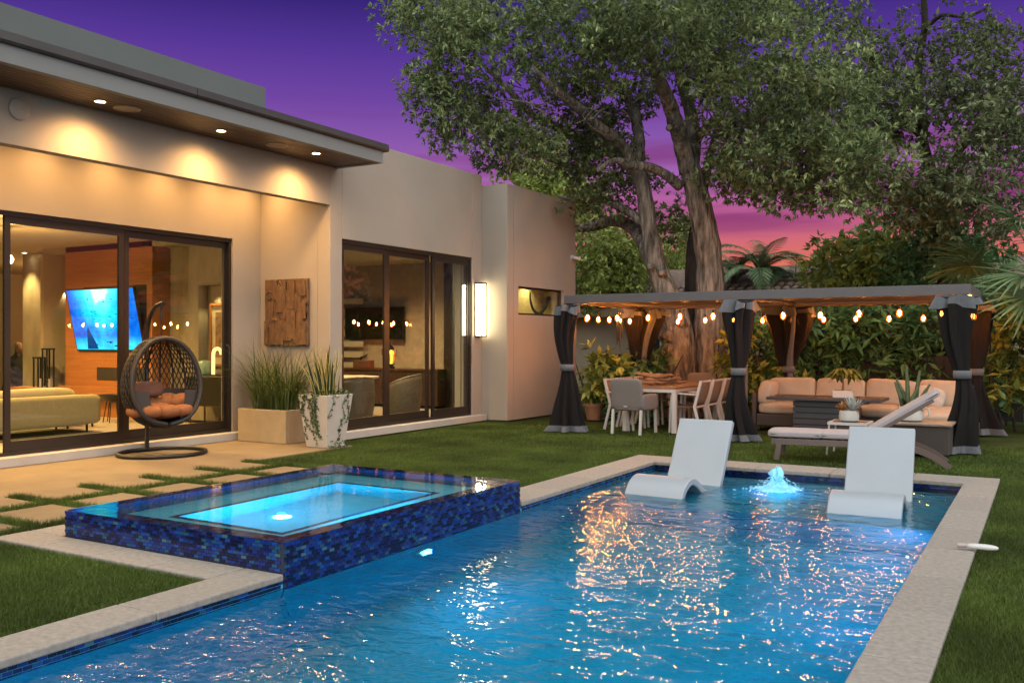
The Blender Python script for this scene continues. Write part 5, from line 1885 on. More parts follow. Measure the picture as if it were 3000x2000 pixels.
# ------------------------------------------------------------------ chaise longue on the turf
M['chaisef'] = mat('bronze_chaise_frame', (0.15, 0.11, 0.095), 0.45, metal=.2, var=.06)
M['mauve'] = mat('pale_grey_cushion', (.42, .38, .39), .9, var=.04, scale=5, bump=.25, bscale=10, bdist=.015)
t = thing('chaise_longue', 'grey framed chaise with pale cushion and raised back behind the pool', 'chaise longue', (-2.08, 12.19, 0), R(8))
for s in (-1, 1):
    y = s * .31
    MB().bar((-.98, y, .235), (.22, y, .235), .04, .075).build('side_rail', M['chaisef'], t, bevel=.004)
    MB().bar((-.92, y, .2), (-.955, y, 0), .05, .07, (1, 0, 0)).build('leg', M['chaisef'], t, bevel=.004)
    pts = spline([(.18, .235), (.50, .235), (.80, .15), (1.04, .0)], 6)
    m = MB()
    for i in range(len(pts) - 1): m.bar((pts[i][0], y, pts[i][1]), (pts[i + 1][0] + .002, y, pts[i + 1][1]), .045, .07, (0, 0, 1))
    m.build('curved_leg', M['chaisef'], t)
    MB().bar((.06, y * .96, .285), (.86, y * .96, .80), .035, .045).build('back_rail', M['chaisef'], t, bevel=.003)
    MB().bar((.30, y * .9, .43), (.34, y * .9, .20), .025, .03, (1, 0, 0)).build('prop', M['chaisef'], t)
m = MB()
for k in range(11): m.box(-.93 + .105 * k, -.86 + .105 * k, -.29, .29, .262, .276)
m.build('seat_slats', M['chaisef'], t)
MB().bar((-1.0, -.31, .235), (-1.0, .31, .235), .04, .075).build('end_rail', M['chaisef'], t, bevel=.004)
for x, ln in ((-.725, .64), (-.165, .52)):
    MB().puff((x, 0, .325), (ln + .06, .62, .085), p=7, n=8, bulge=.15).build('cushion', M['mauve'], t, smooth='all')
MB().puff((.50, 0, .615), (1.02, .62, .085), p=7, n=8, rot=Matrix.Rotation(R(-33), 3, 'Y'), bulge=.15).build('back_cushion', M['mauve'], t, smooth='all')
pp = MB()
for x0_, x1_ in ((-1.06, -.40), (-.44, .11)): pp.tube([(x0_ + .04, -.302, .325), (x1_ - .04, -.302, .325)], .006, 5)
pp.tube([(.09, -.302, .345), (.91, -.302, .88)], .006, 5)
pp.build('piping', M['firet'], t)

# wind chime under the left beam
t = thing('wind_chime', 'dark tubular wind chime hanging near the left pergola curtain', 'wind chime', (-6.55, 15.0, 2.12))
m = MB()
for k in range(5):
    a_ = k * 1.256
    m.tube([(.05 * math.cos(a_), .05 * math.sin(a_), -.22), (.05 * math.cos(a_), .05 * math.sin(a_), -.52 - .05 * k)], .011, 6)
m.build('tubes', M['black'], t)
MB().lathe([(.07, -.12), (.07, -.105)], 12).build('disc', M['black'], t)
MB().tube([(0, 0, 0), (0, 0, -.8)], .004, 4).build('cord', M['black'], t)
# ================================================================== FENCE, NEIGHBOUR, VEGETATION
M['fence'] = mat('black_stained_wood', (0.016, 0.014, 0.014), .8, var=.3, scale=10, stretch=(6, 6, .6))
t = thing('board_fence', 'black stained board fence behind the dining table and the shrubs', 'fence', (-4, 18.9, 0))
bm_ = MB().box(-.068, .068, -.012, .012, 0.05, 1.22)
bme = bpy.data.meshes.new('board'); bme.from_pydata(bm_.v, [], bm_.f); bme.materials.append(M['fence'])
for k in range(92):
    o = bpy.data.objects.new('board', bme); C.objects.link(o); o.parent = t
    o.location = (-4.9 + .14 * k, random.uniform(-.004, .004), random.uniform(-.01, .01))
for z in (.3, 1.0): MB().box(-5, 8, .013, .05, z, z + .09).build('rail', M['fence'], t)
for k in range(6): MB().box(-4.9 + 2.4 * k, -4.81 + 2.4 * k, .051, .14, 0, 1.2).build('post', M['fence'], t)

# neighbouring house
M['cream'] = mat('neighbour_stucco', (0.50, 0.42, 0.30), .9, var=.06, scale=2, bump=.2, bscale=60, bdist=.004)
M['rooftile'] = mat('weathered_roof_tile', (0.20, 0.13, 0.10), .85, var=.35, scale=5)
nh = thing('neighbour_house', 'cream neighbouring house with a low barrel tile roof beyond the fence', 'house', (-6, 25, 0))
def npart(name, m, mt, p=nh, **k): return m.build(name, M[mt] if isinstance(mt, str) else mt, p, world=True, **k)
npart('wall', MB().box(-16, 2.5, 24, 31, 0, 2.5), 'cream')
npart('fascia', MB().box(-16.4, 2.9, 23.42, 23.50, 2.18, 2.42), mat('cream_trim', (.46, .36, .24), .7))
npart('eave', MB().box(-16.4, 2.9, 23.51, 23.995, 2.36, 2.42), 'cream')
rf = npart('roof', MB().add([(-16.4, 23.42, 2.43), (2.9, 23.42, 2.43), (2.9, 27.5, 3.75), (-16.4, 27.5, 3.75), (2.9, 31.5, 2.43), (-16.4, 31.5, 2.43)], [(0, 1, 2, 3), (3, 2, 4, 5)]), 'rooftile')
rt_ = MB()
n = 8
vs = []
for j, y in enumerate((0, .44)):
    for k in range(n + 1):
        a_ = PI * k / n
        vs.append((.11 * math.cos(a_) * (1 - .12 * j), y, .085 * math.sin(a_) * (1 - .12 * j)))
rt_.add(vs, [(k, k + 1, n + 2 + k, n + 1 + k) for k in range(n)])
rtm = bpy.data.meshes.new('roof_tile'); rtm.from_pydata(rt_.v, [], rt_.f); rtm.materials.append(M['rooftile'])
sl_ = math.atan2(1.32, 4.08)
for i in range(48):
    for j in range(5):
        o = bpy.data.objects.new('roof_tile', rtm); C.objects.link(o); o.parent = rf
        s = j * .40
        o.location = Vector((-12.4 + .245 * i, 23.36 + s * math.cos(sl_), 2.435 + s * math.sin(sl_) + .02)) - wloc(rf)
        o.rotation_euler = (sl_ - .04, 0, random.uniform(-.02, .02))
for x in (-9.25, -4.0):
    wf = MB()
    for a, b, c, d in ((-.55, .55, .95, 1.02), (-.55, .55, 1.72, 1.79), (-.55, -.49, 1.02, 1.72), (.49, .55, 1.02, 1.72), (-.02, .02, 1.02, 1.72)): wf.box(x + a, x + b, 23.95, 23.998, c, d)
    wo = npart('window', wf, 'white')
    MB().box(x - .5, x + .5, 23.97, 23.985, 1.0, 1.74).build('pane', mat('dark_pane', (.03, .035, .045), .1), wo)
m = MB()
m.tube([(-8.1, 23.8, 2.34), (-7.6, 23.8, 2.32), (-7.42, 23.85, 2.2), (-7.4, 23.95, 2.0), (-7.4, 23.95, .2)], .05, 8)
npart('downpipe', m, 'cream', smooth=True)
npart('cable', MB().tube([(-8.4, 23.98, 2.3), (-8.35, 23.98, 1.9), (-8.4, 23.98, .8)], .012, 5), 'black')
t = thing('utility_box', 'small pale metal box on the neighbour wall beside the back curtain', 'utility box', (-7.6, 23.85, 1.35))
MB().box(-.28, .28, -.1, .1, -.25, .25).build('box', mat('pale_blue_metal', (.42, .46, .50), .5), t, bevel=.01)
MB().box(-.24, .24, -.115, -.101, -.21, .21).build('door', mat('pale_blue_metal2', (.46, .50, .54), .5), t)

# ------------------------------------------------------------------ foliage generators
def unit(a): return a / np.maximum(1e-9, np.linalg.norm(a, axis=-1, keepdims=True))
def sprigs(P, Dr, k, ln, wd, spread, droop, rng, fold=.18, var=.35):
    """k pointed leaves in a whorl at every point; two triangles a leaf"""
    n = len(P)
    P = np.repeat(P, k, 0)
    Dr = np.repeat(unit(Dr), k, 0)
    N_ = len(P)
    r_ = unit(rng.normal(size=(N_, 3)))
    perp = unit(np.cross(Dr, r_))
    ang = rng.uniform(.35, 1.0, (N_, 1)) * spread
    d = Dr * np.cos(ang) + perp * np.sin(ang)
    d[:, 2] -= droop * rng.uniform(.4, 1.2, N_)
    d = unit(d)
    L_ = ln * rng.uniform(1 - var, 1 + var, (N_, 1))
    up = np.tile(np.array([[0, 0, 1.0]]), (N_, 1)) + rng.normal(size=(N_, 3)) * .45
    side = unit(np.cross(d, up))
    nrm = np.cross(side, d)
    W_ = wd * L_ / ln
    b = P + d * L_ * .08
    mid = P + d * L_ * .48
    t_ = P + d * L_
    a1 = mid + side * W_ / 2 + nrm * W_ * fold
    a2 = mid - side * W_ / 2 + nrm * W_ * fold
    V = np.stack([b, a1, t_, a2], 1).reshape(-1, 3)
    i = np.arange(N_) * 4
    F = np.stack([np.stack([i, i + 1, i + 2], 1), np.stack([i, i + 2, i + 3], 1)], 1).reshape(-1, 3)
    return V, F
def clump_points(c, rad, n, rng, shell=.55):
    """points in an ellipsoid, thicker near its skin, with outward directions"""
    u = unit(rng.normal(size=(n, 3)))
    r_ = (shell + (1 - shell) * rng.random((n, 1))) ** .8
    r_ *= np.where(rng.random((n, 1)) < .25, rng.random((n, 1)), 1)
    off = u * r_
    P = np.array(c) + off * np.array(rad)
    D_ = unit(off + np.array([0, 0, .35]) + rng.normal(size=(n, 3)) * .45)
    return P, D_
def merge(parts):
    V, F, k = [], [], 0
    for v, f in parts:
        V.append(v); F.append(f + k); k += len(v)
    return np.concatenate(V), np.concatenate(F)
def crown_mesh(name, clumps, material, parent, ln, wd, k, per, seed, spread=1.25, droop=.25, shell=.55):
    """clumps: list of (centre, radius vector)"""
    rng = np.random.default_rng(seed)
    parts = []
    off = np.array(wloc(parent))
    for c, r_ in clumps:
        vol = (r_[0] * r_[1] * r_[2]) ** (1 / 3)
        n = max(4, int(per * vol * vol * rng.uniform(.75, 1.25)))
        P, D_ = clump_points(c, r_, n, rng, shell)
        parts.append(sprigs(P - off, D_, k, ln, wd, spread, droop, rng))
    V, F = merge(parts)
    me = npmesh(name, V, F)
    return mobj(name, me, material, parent)
def limb(m, pts, seg=10, n=5, rough=.05, seed=0):
    r0 = random.Random(seed)
    sp = spline(pts, n)
    P = [tuple(p[:3]) for p in sp]
    rr_ = [max(.008, p[3] * (1 + r0.uniform(-rough, rough))) for p in sp]
    m.tube(P, rr_, seg)
def pix(l): 
    return [tuple(at(x, y, d)) + (r_,) for x, y, d, r_ in l]

M['bark'] = mat('grey_brown_bark', (0.27, 0.245, 0.21), .9, var=.72, col2=(.46, .42, .36), scale=4.2, stretch=(2.2, 2.2, .5), bump=1.0, bscale=7, bdist=.12, bstretch=(2.2, 2.2, .35), detail=8, spec=.15)
M['barkd'] = mat('dark_bark', (0.07, 0.058, 0.05), .9, var=.4, scale=4, stretch=(2, 2, .5), bump=.9, bscale=9, bdist=.05, bstretch=(1.6, 1.6, .35), spec=.15)
M['oak'] = leafmat('tree_leaf', (0.050, 0.085, 0.028), (0.290, 0.350, 0.160), .45, .34)
M['oakd'] = leafmat('dark_tree_leaf', (0.055, 0.078, 0.032), (0.175, 0.205, 0.105), .45, .28)
M['olive'] = leafmat('olive_leaf', (0.10, 0.15, 0.03), (0.30, 0.35, 0.085), .5, .3)
M['hedge'] = leafmat('hedge_leaf', (0.035, 0.095, 0.034), (0.13, 0.27, 0.10), .38, .22)
M['hedgeb'] = leafmat('bright_hedge_leaf', (0.11, 0.17, 0.035), (0.30, 0.36, 0.09), .4, .3)
M['palm'] = leafmat('palm_leaf', (0.06, 0.11, 0.045), (0.14, 0.21, 0.10), .5, .25)

# ---------------- the great tree
tree = thing('shade_tree', 'huge spreading shade tree with several grey trunks rising behind the pergola', 'tree', tuple(at(2050, 1212, 19.2))[:2] + (0,))
TD = 19.2
mains = [  # right trunk and its forks
    pix([(2082, 1225, 19, .40), (2080, 1100, 19, .35), (2078, 950, 19, .32), (2080, 800, 19, .28), (2066, 680, 19, .265), (2040, 560, 19, .24), (2018, 480, 19, .21)]),
    pix([(2020, 500, 19, .22), (2000, 430, 18.8, .18), (1985, 380, 18.6, .165), (1962, 306, 18.3, .15), (1935, 240, 18, .125), (1912, 190, 17.7, .11), (1895, 60, 17.4, .09), (1880, -120, 17, .06)]),
    pix([(2018, 500, 19, .20), (2032, 420, 19.2, .16), (2024, 340, 19.4, .14), (2008, 280, 19.6, .12), (1990, 200, 19.8, .10), (2010, 60, 20, .08), (2050, -160, 20.5, .05)]),
    pix([(2030, 420, 19.2, .13), (2062, 382, 18.8, .10), (2110, 345, 18.3, .085), (2172, 368, 17.8, .065), (2260, 350, 17.3, .045), (2380, 330, 16.8, .03)]),
]
lefts = [
    pix([(1990, 1225, 18.8, .46), (1985, 1100, 18.8, .40), (1986, 980, 18.8, .32), (1955, 860, 18.8, .25), (1927, 790, 18.9, .21), (1902, 670, 19, .175), (1886, 560, 19, .16), (1864, 490, 19.1, .145)]),
    pix([(1866, 500, 19.1, .15), (1830, 440, 18.9, .13), (1785, 395, 18.5, .12), (1738, 362, 18.2, .115), (1700, 320, 17.8, .10), (1640, 275, 17.3, .075), (1560, 200, 16.8, .05)]),
    pix([(1862, 500, 19.1, .15), (1800, 450, 19.5, .13), (1712, 408, 19.8, .12), (1655, 385, 20, .11), (1608, 361, 20, .10), (1558, 335, 20, .085), (1510, 285, 20, .07), (1457, 230, 20, .055), (1390, 170, 20, .035)]),
    pix([(1868, 490, 19.1, .14), (1872, 400, 19.4, .12), (1850, 310, 19.6, .11), (1812, 255, 19.8, .10), (1780, 235, 20, .085), (1755, 120, 20.4, .06), (1745, -60, 21, .04)]),
    pix([(1992, 545, 18.95, .12), (1950, 512, 18.7, .10), (1905, 490, 18.5, .095), (1850, 485, 18.3, .085), (1800, 470, 18, .06), (1750, 500, 17.6, .04)]),
]
lows = [
    pix([(1928, 800, 18.9, .17), (1900, 740, 19.2, .17), (1872, 690, 19.7, .15), (1835, 655, 20.3, .135), (1790, 648, 21.0, .12), (1740, 662, 21.7, .11), (1680, 668, 22.4, .09), (1600, 640, 23, .06)]),
    pix([(1892, 660, 19, .11), (1850, 625, 19.3, .09), (1800, 600, 19.6, .085), (1760, 582, 20.3, .07), (1700, 590, 21, .05), (1640, 575, 21.6, .035)]),
    pix([(2045, 1190, 19.7, .30), (2032, 900, 19.8, .20), (2034, 740, 20, .17), (2045, 630, 20.3, .14), (2075, 480, 20.8, .10), (2120, 300, 21.3, .08), (2160, 100, 22, .05)]),
]
k = 0
m = MB()
limb(m, mains[0], 14, 6, .05, 1)
# knots and burls on the left trunk
m.build('trunk', M['bark'], tree, smooth='all', world=True)
m = MB()
limb(m, lefts[0], 14, 6, .06, 2)
rr = random.Random(2)
for q in range(26):
    px, py = rr.uniform(1935, 2010), rr.uniform(905, 1060)
    p = at(px, py, 18.62)
    s = rr.uniform(.08, .2)
    m.puff(p, (s * 1.5, s * 1.3, s * 1.1), p=2, n=4)
for px, py, s in ((1994, 945, .34), (1948, 985, .32), (1958, 1020, .28), (1940, 800, .2), (1908, 780, .18)):
    m.puff(at(px, py, 18.6), (s, s, s * .8), p=2, n=5)
m.build('trunk', M['bark'], tree, smooth='all', world=True)
for s_, L_ in enumerate(mains[1:] + lefts[1:] + lows[:2]):
    m = MB(); limb(m, L_, 9, 5, .07, 10 + s_)
    m.build('limb', M['bark'], tree, smooth='all', world=True)
m = MB(); limb(m, lows[2], 10, 5, .06, 30)
m.build('trunk', M['barkd'], tree, smooth='all', world=True)
m = MB()
m.puff(at(1962, 375, 18.25), (.16, .16, .14), p=2, n=4)
m.build('knot', M['bark'], tree, smooth='all', world=True)

def clumps_px(regs, seed, rmin, rmax, flat=.75):
    """regs: (cx, cy, rx, ry, count, D0, D1) in photo pixels -> clumps in the world"""
    r0 = np.random.default_rng(seed)
    res = []
    for cx, cy, rx, ry, cnt, d0, d1 in regs:
        for _ in range(cnt):
            while True:
                a_, b_ = r0.uniform(-1, 1, 2)
                if a_ * a_ + b_ * b_ <= 1: break
            D = r0.uniform(d0, d1)
            s = r0.uniform(rmin, rmax)
            res.append((np.array(at(cx + a_ * rx, cy + b_ * ry, D)), (s * r0.uniform(.8, 1.3), s * r0.uniform(.8, 1.3), s * flat * r0.uniform(.7, 1.2))))
    return res
big = [(1188, 45, 30, 85, 10, 17, 19), (1305, 60, 75, 110, 20, 16, 19), (1268, 232, 40, 60, 9, 17, 19.5), (1290, 290, 30, 40, 4, 17, 19), (1320, 395, 50, 26, 6, 17, 19),
       (1420, 100, 130, 100, 30, 16, 20), (1370, 310, 60, 60, 10, 17, 20), (1430, 350, 60, 50, 8, 17, 20), (1520, 400, 90, 45, 12, 17, 20.5), (1590, 440, 70, 30, 6, 17, 20),
       (1460, 455, 30, 15, 3, 17, 19), (1690, 50, 170, 85, 34, 15.5, 20), (1600, 210, 70, 60, 8, 16, 20), (1700, 240, 90, 60, 12, 16.5, 20.5), (1710, 345, 90, 60, 10, 18.5, 21),
       (1745, 450, 90, 40, 10, 18.5, 21), (1680, 480, 60, 30, 5, 18, 21), (1850, 120, 140, 105, 28, 15.5, 20), (1870, 300, 50, 80, 9, 19.5, 21.5), (1800, 380, 50, 60, 6, 19.5, 21.5),
       (2030, 140, 120, 100, 26, 15.5, 20.5), (2170, 220, 160, 110, 34, 15, 20.5), (2110, 50, 190, 75, 30, 15, 20), (2200, 415, 150, 90, 31, 15.5, 20.5), (2140, 500, 45, 70, 10, 18, 20.5),
       (2270, 530, 110, 50, 17, 15.5, 19.5), (2360, 585, 60, 22, 5, 15.5, 18), (2390, 390, 140, 120, 32, 14.5, 20), (2420, 150, 150, 140, 34, 14.5, 20), (2540, 465, 120, 75, 21, 14.5, 19),
       (2460, 560, 80, 30, 7, 15, 18), (2560, 300, 110, 120, 20, 15, 20), (1740, 575, 60, 36, 6, 18.5, 20.5), (1800, 545, 70, 50, 8, 19.5, 21.5), (1920, 540, 30, 40, 3, 20, 21),
       (1970, 650, 40, 60, 5, 20, 22),
       (1650, -170, 420, 120, 60, 15, 22), (2300, -170, 420, 130, 60, 14, 22), (2000, -420, 500, 120, 50, 15, 22)]
cl_ = clumps_px(big, 5, .30, .62)
crown_mesh('crown', cl_, M['oak'], tree, .115, .042, 8, 180, 3, spread=1.3, droop=.30, shell=.7)
# hanging bare twigs in the crown
m = MB()
rr = random.Random(9)
for q in range(130):
    bx = rr.choice([(2130, 390), (2200, 360), (1700, 330), (1560, 300), (1800, 300), (2300, 380), (2020, 150), (1450, 240), (2110, 380), (2150, 380), (2500, 330)])
    d = rr.uniform(17, 20)
    px, py = bx[0] + rr.gauss(0, 30), bx[1] + rr.gauss(0, 20)
    ang = rr.uniform(0, 6.28)
    pts = []
    r0_ = rr.uniform(.012, .03)
    for s in range(6):
        pts.append(tuple(at(px, py, d)) + (r0_ * (1 - s / 6.5),))
        px += math.cos(ang) * rr.uniform(12, 30); py += math.sin(ang) * rr.uniform(12, 30)
        ang += rr.gauss(0, .35); d += rr.gauss(0, .08)
    limb(m, pts, 5, 2, .0, q)
m.build('twigs', M['bark'], tree, smooth='all', world=True)['kind'] = 'stuff'

# ---------------- second, darker tree on the right
p0 = at(2810, 1150, 19.5)
tr2 = thing('broadleaf_tree', 'tall dark broadleaf tree filling the upper right corner above the palm', 'tree', (p0.x, p0.y, 0))
m = MB()
limb(m, [(p0.x, p0.y, -.05, .24)] + pix([(2800, 1000, 19.5, .19), (2780, 850, 19.4, .17), (2760, 700, 19.3, .15), (2740, 560, 19, .13), (2700, 400, 18.7, .11), (2690, 200, 18.4, .08), (2710, 60, 18, .06), (2690, -150, 18, .04)]), 10, 5, .06, 3)
m.build('trunk', M['barkd'], tr2, smooth='all', world=True)
for s_, L_ in enumerate(([(2745, 560, 19, .09), (2820, 430, 18.6, .07), (2900, 330, 18, .05), (2960, 200, 17.6, .03)], [(2700, 400, 18.7, .07), (2620, 330, 18.3, .05), (2540, 250, 18, .03)],
                      [(2706, 90, 18, .05), (2760, 45, 17.6, .04), (2830, 50, 17.2, .03), (2900, 20, 17, .02)], [(2750, 640, 19.1, .06), (2660, 580, 18.5, .045), (2580, 540, 18, .03)])):
    m = MB(); limb(m, pix(L_), 7, 4, .06, 50 + s_)
    m.build('limb', M['barkd'], tr2, smooth='all', world=True)
rg = [(2640, 230, 120, 170, 26, 15.5, 19.5), (2850, 130, 90, 60, 14, 15.5, 19), (2900, 250, 90, 100, 20, 15.5, 19.5), (2780, 300, 110, 110, 20, 16, 20), (2900, 430, 110, 110, 24, 15, 19),
      (2760, 520, 130, 90, 26, 15.5, 19.5), (2640, 590, 90, 50, 12, 15.5, 19), (2860, 580, 120, 60, 18, 16, 19), (2960, 330, 60, 100, 12, 15.5, 19), (3060, 300, 90, 200, 24, 15, 19), (2800, -130, 250, 110, 34, 15, 20), (2950, 640, 80, 50, 10, 16, 19), (2760, 640, 80, 40, 10, 17, 20)]
crown_mesh('crown', clumps_px(rg, 15, .28, .60), M['oakd'], tr2, .125, .05, 7, 105, 13, spread=1.3, droop=.35)

# ---------------- further trees behind
def small_tree(name, label, px, base_px_y, D, regs, mt, seed, ln=.14, wd=.06, per=90, trunk_r=.12, rmin=.35, rmax=.7):
    p = at(px, base_px_y, D)
    t = thing(name, label, 'tree', (p.x, p.y, 0), 0, 'trees beyond the fence')
    top = min(r_[1] for r_ in regs)
    cx = sum(r_[0] for r_ in regs) / len(regs)
    tp = at(cx, top + 40, D)
    m = MB()
    limb(m, [(p.x, p.y, -.05, trunk_r), tuple(p.lerp(tp, .35))[:2] + (tp.z * .35, trunk_r * .8), tuple(p.lerp(tp, .7))[:2] + (tp.z * .7, trunk_r * .55), tuple(tp) + (trunk_r * .2,)], 8, 5, .06, seed)
    for r_ in regs[:5]:
        q = at(r_[0], r_[1], (r_[5] + r_[6]) / 2)
        s = Vector((p.x, p.y, 0)).lerp(tp, .45)
        limb(m, [tuple(s) + (trunk_r * .4,), tuple(s.lerp(q, .6) + Vector((0, 0, .2))) + (trunk_r * .25,), tuple(q) + (.015,)], 6, 3, .05, seed + 1)
    m.build('trunk', M['barkd'], t, smooth='all', world=True)
    crown_mesh('crown', clumps_px(regs, seed, rmin, rmax), M[mt], t, ln, wd, 6, per, seed + 3)
    return t
small_tree('garden_tree', 'rounded dark green tree peeping over the roof of the end block', 1600, 1100, 31,
           [(1570, 535, 70, 40, 16, 29, 32), (1640, 560, 70, 45, 14, 29, 32), (1560, 500, 40, 20, 5, 30, 32), (1680, 610, 60, 50, 12, 29, 32), (1600, 620, 80, 50, 14, 29, 32)], 'olive', 61, .2, .09, 60, .2, .5, .9)
small_tree('garden_tree', 'bushy green tree between the end block and the big trunks', 1800, 1100, 27,
           [(1790, 770, 95, 70, 24, 25, 29), (1740, 700, 60, 50, 12, 25, 29), (1850, 740, 60, 70, 14, 26, 29), (1760, 850, 90, 40, 14, 25, 28), (1720, 800, 40, 70, 12, 26, 29), (1850, 830, 50, 40, 8, 26, 28)], 'olive', 62, .17, .07, 75, .15, .45, .8)
small_tree('garden_tree', 'yellowish feathery tree seen in the gap between the big trunks', 1990, 1100, 33,
           [(1992, 760, 40, 80, 16, 31, 34), (2010, 690, 30, 30, 6, 31, 34), (1960, 800, 40, 60, 10, 31, 34)], 'hedgeb', 63, .22, .05, 60, .12, .5, .9)
small_tree('garden_tree', 'leafy light green tree above the middle of the pergola roof', 2540, 1150, 21.5,
           [(2540, 745, 80, 45, 18, 20, 23), (2470, 800, 60, 40, 12, 20, 23), (2600, 790, 80, 50, 16, 20, 23), (2450, 725, 40, 18, 5, 20, 22), (2560, 705, 60, 18, 6, 20, 23), (2410, 780, 24, 22, 4, 20, 22), (2500, 850, 140, 40, 18, 20, 23)], 'hedgeb', 64, .24, .10, 48, .1, .35, .6)
small_tree('garden_tree', 'dense darker green tree above the right half of the pergola roof', 2730, 1150, 20.5,
           [(2700, 760, 80, 70, 20, 19, 22), (2800, 740, 70, 60, 16, 19, 22), (2760, 690, 60, 30, 8, 19, 22), (2850, 800, 80, 60, 18, 18.5, 21), (2680, 840, 80, 40, 14, 19, 21)], 'hedge', 65, .22, .09, 55, .1, .35, .6)

# ---------------- feather palm
def frond_mesh(ln, leaflets, wl, droop, seed):
    r0 = random.Random(seed)
    m = MB()
    pts = []
    for i in range(13):
        s = i / 12
        a_ = 1.15 - droop * s
        if i == 0: p = Vector((0, 0, 0))
        else: p = pts[-1] + Vector((math.cos(a_), 0, math.sin(a_))) * (ln / 12)
        pts.append(p)
    m.tube(pts, [.018 * (1 - .8 * i / 12) for i in range(13)], 5)
    for k in range(leaflets):
        s = .12 + .88 * k / leaflets
        f = s * 12
        i = min(11, int(f))
        p = pts[i].lerp(pts[i + 1], f - i)
        d = (pts[i + 1] - pts[i]).normalized()
        l_ = wl * math.sin(PI * (.15 + .8 * s)) * r0.uniform(.85, 1.1)
        for sg in (-1, 1):
            dd = d * .75 + Vector((0, sg, 0)) * .8 + Vector((0, 0, .12))
            leaf_shape(m, p, dd, l_, .035, .35, .1, 4)
    me = bpy.data.meshes.new('frond')
    me.from_pydata([tuple(v) for v in m.v], [], m.f)
    me.materials.append(M['palm'])
    return me
fr_ms = [frond_mesh(1.9, 34, .55, 1.7, 1), frond_mesh(1.7, 32, .5, 2.1, 2), frond_mesh(1.5, 30, .45, 1.2, 3)]
for px, topy, D, nf, lab in ((2225, 790, 25, 15, 'feathery palm right of the big trunks above the pergola roof'), (2150, 800, 26, 12, 'smaller feathery palm close to the right side of the big trunks'),
                             (2330, 815, 25.5, 10, 'low feathery palm left of the leafy light green tree')):
    p = at(px, topy, D)
    t = thing('feather_palm', lab, 'palm', (p.x, p.y, 0), 0, 'feathery palms beyond the fence')
    m = MB(); limb(m, [(0, 0, -.05, .11), (.03, 0, p.z * .5, .09), (0, 0, p.z - .1, .07)], 8, 4, .04, 2)
    m.build('trunk', M['barkd'], t, smooth='all')
    rr = random.Random(int(px))
    for k in range(nf):
        o = bpy.data.objects.new('frond', fr_ms[k % 3]); C.objects.link(o); o.parent = t
        o.location = (0, 0, p.z - .15 + rr.uniform(-.1, .1))
        o.rotation_euler = (rr.uniform(-.15, .15), rr.uniform(-.35, .35), k * 2.4 + rr.uniform(-.2, .2))
        s = rr.uniform(.8, 1.1)
        o.scale = (s, s, s)
# ---------------- fan palm at the right edge
def fan_mesh(R_, seed, spread=R(250)):
    r0 = random.Random(seed)
    m = MB()
    m.tube([(-.95, 0, -.28), (-.4, 0, -.08), (0, 0, 0)], [.02, .014, .01], 5)
    n = 44
    for k in range(n):
        a_ = -spread / 2 + spread * k / (n - 1)
        l_ = R_ * (1 - .25 * (abs(a_) / (spread / 2)) ** 2) * r0.uniform(.9, 1.05)
        d = Vector((math.cos(a_), math.sin(a_), .15 + .06 * math.cos(k * PI)))
        leaf_shape(m, (0, 0, 0), d, l_, .042, .22 + .1 * r0.random(), .25, 5)
    me = bpy.data.meshes.new('frond')
    me.from_pydata([tuple(v) for v in m.v], [], m.f)
    me.materials.append(M['palm'])
    return me
fan_ms = [fan_mesh(1.0, 5), fan_mesh(.9, 6), fan_mesh(1.1, 7)]
p = at(3030, 800, 15.2)
t = thing('fan_palm', 'fan palm with stiff radiating grey green fronds at the right edge', 'palm', (p.x, p.y, 0))
m = MB(); limb(m, [(0, 0, -.05, .16), (.02, 0, 1.3, .13), (0, 0, p.z, .11)], 9, 4, .06, 4)
m.build('trunk', M['barkd'], t, smooth='all')
rr = random.Random(44)
for k in range(17):
    az = k * 2.4 + rr.uniform(-.2, .2)
    el_ = rr.uniform(-.5, 1.1)
    o = bpy.data.objects.new('frond', fan_ms[k % 3]); C.objects.link(o); o.parent = t
    dr = Vector((math.cos(az) * math.cos(el_), math.sin(az) * math.cos(el_), math.sin(el_)))
    o.location = Vector((0, 0, p.z)) + dr * .95
    o.rotation_euler = (rr.uniform(-.7, .7), -el_ * .7 + .15, az)

# ---------------- shrubs along the fence
def shrub(name, label, px0, px1, py0, py1, D, n, mt, seed, ln=.26, wd=.085, per=60, k=6, droop=.55, grp='leafy shrubs along the fence', rmin=.22, rmax=.42, stems=4):
    cx = (px0 + px1) / 2
    p = at(cx, 1000, D)
    t = thing(name, label, 'shrub', (p.x, p.y, 0), 0, grp)
    m = MB()
    r0 = random.Random(seed)
    top = at(cx, py0, D).z
    for q in range(stems):
        dx = (q - (stems - 1) / 2) * .16
        limb(m, [(dx, r0.uniform(-.1, .1), -.05, .025), (dx * 1.4 + r0.gauss(0, .08), r0.gauss(0, .1), top * .45, .02), (dx * 2.2 + r0.gauss(0, .12), r0.gauss(0, .12), top * .9, .01)], 6, 4, .05, seed + q)
    m.build('stem', M['barkd'], t, smooth='all')
    cl = clumps_px([(cx, (py0 + py1) / 2, (px1 - px0) / 2, (py1 - py0) / 2, n, D - .45, D + .45)], seed, rmin, rmax)
    cl = [(np.array((c[0], c[1], max(.15, c[2]))), r_) for c, r_ in cl]
    crown_mesh('foliage', cl, M[mt], t, ln, wd, k, per, seed, spread=1.35, droop=droop, shell=.3)
    return t
shrub('leafy_shrub', 'dark leafy shrub behind the left dining chairs, against the black fence', 1840, 1960, 1020, 1190, 18.3, 16, 'hedge', 71)
shrub('leafy_shrub', 'low broad leaved plant between the left curtain and the back left curtain', 1780, 1900, 1070, 1210, 17.6, 14, 'hedge', 72, .30, .11)
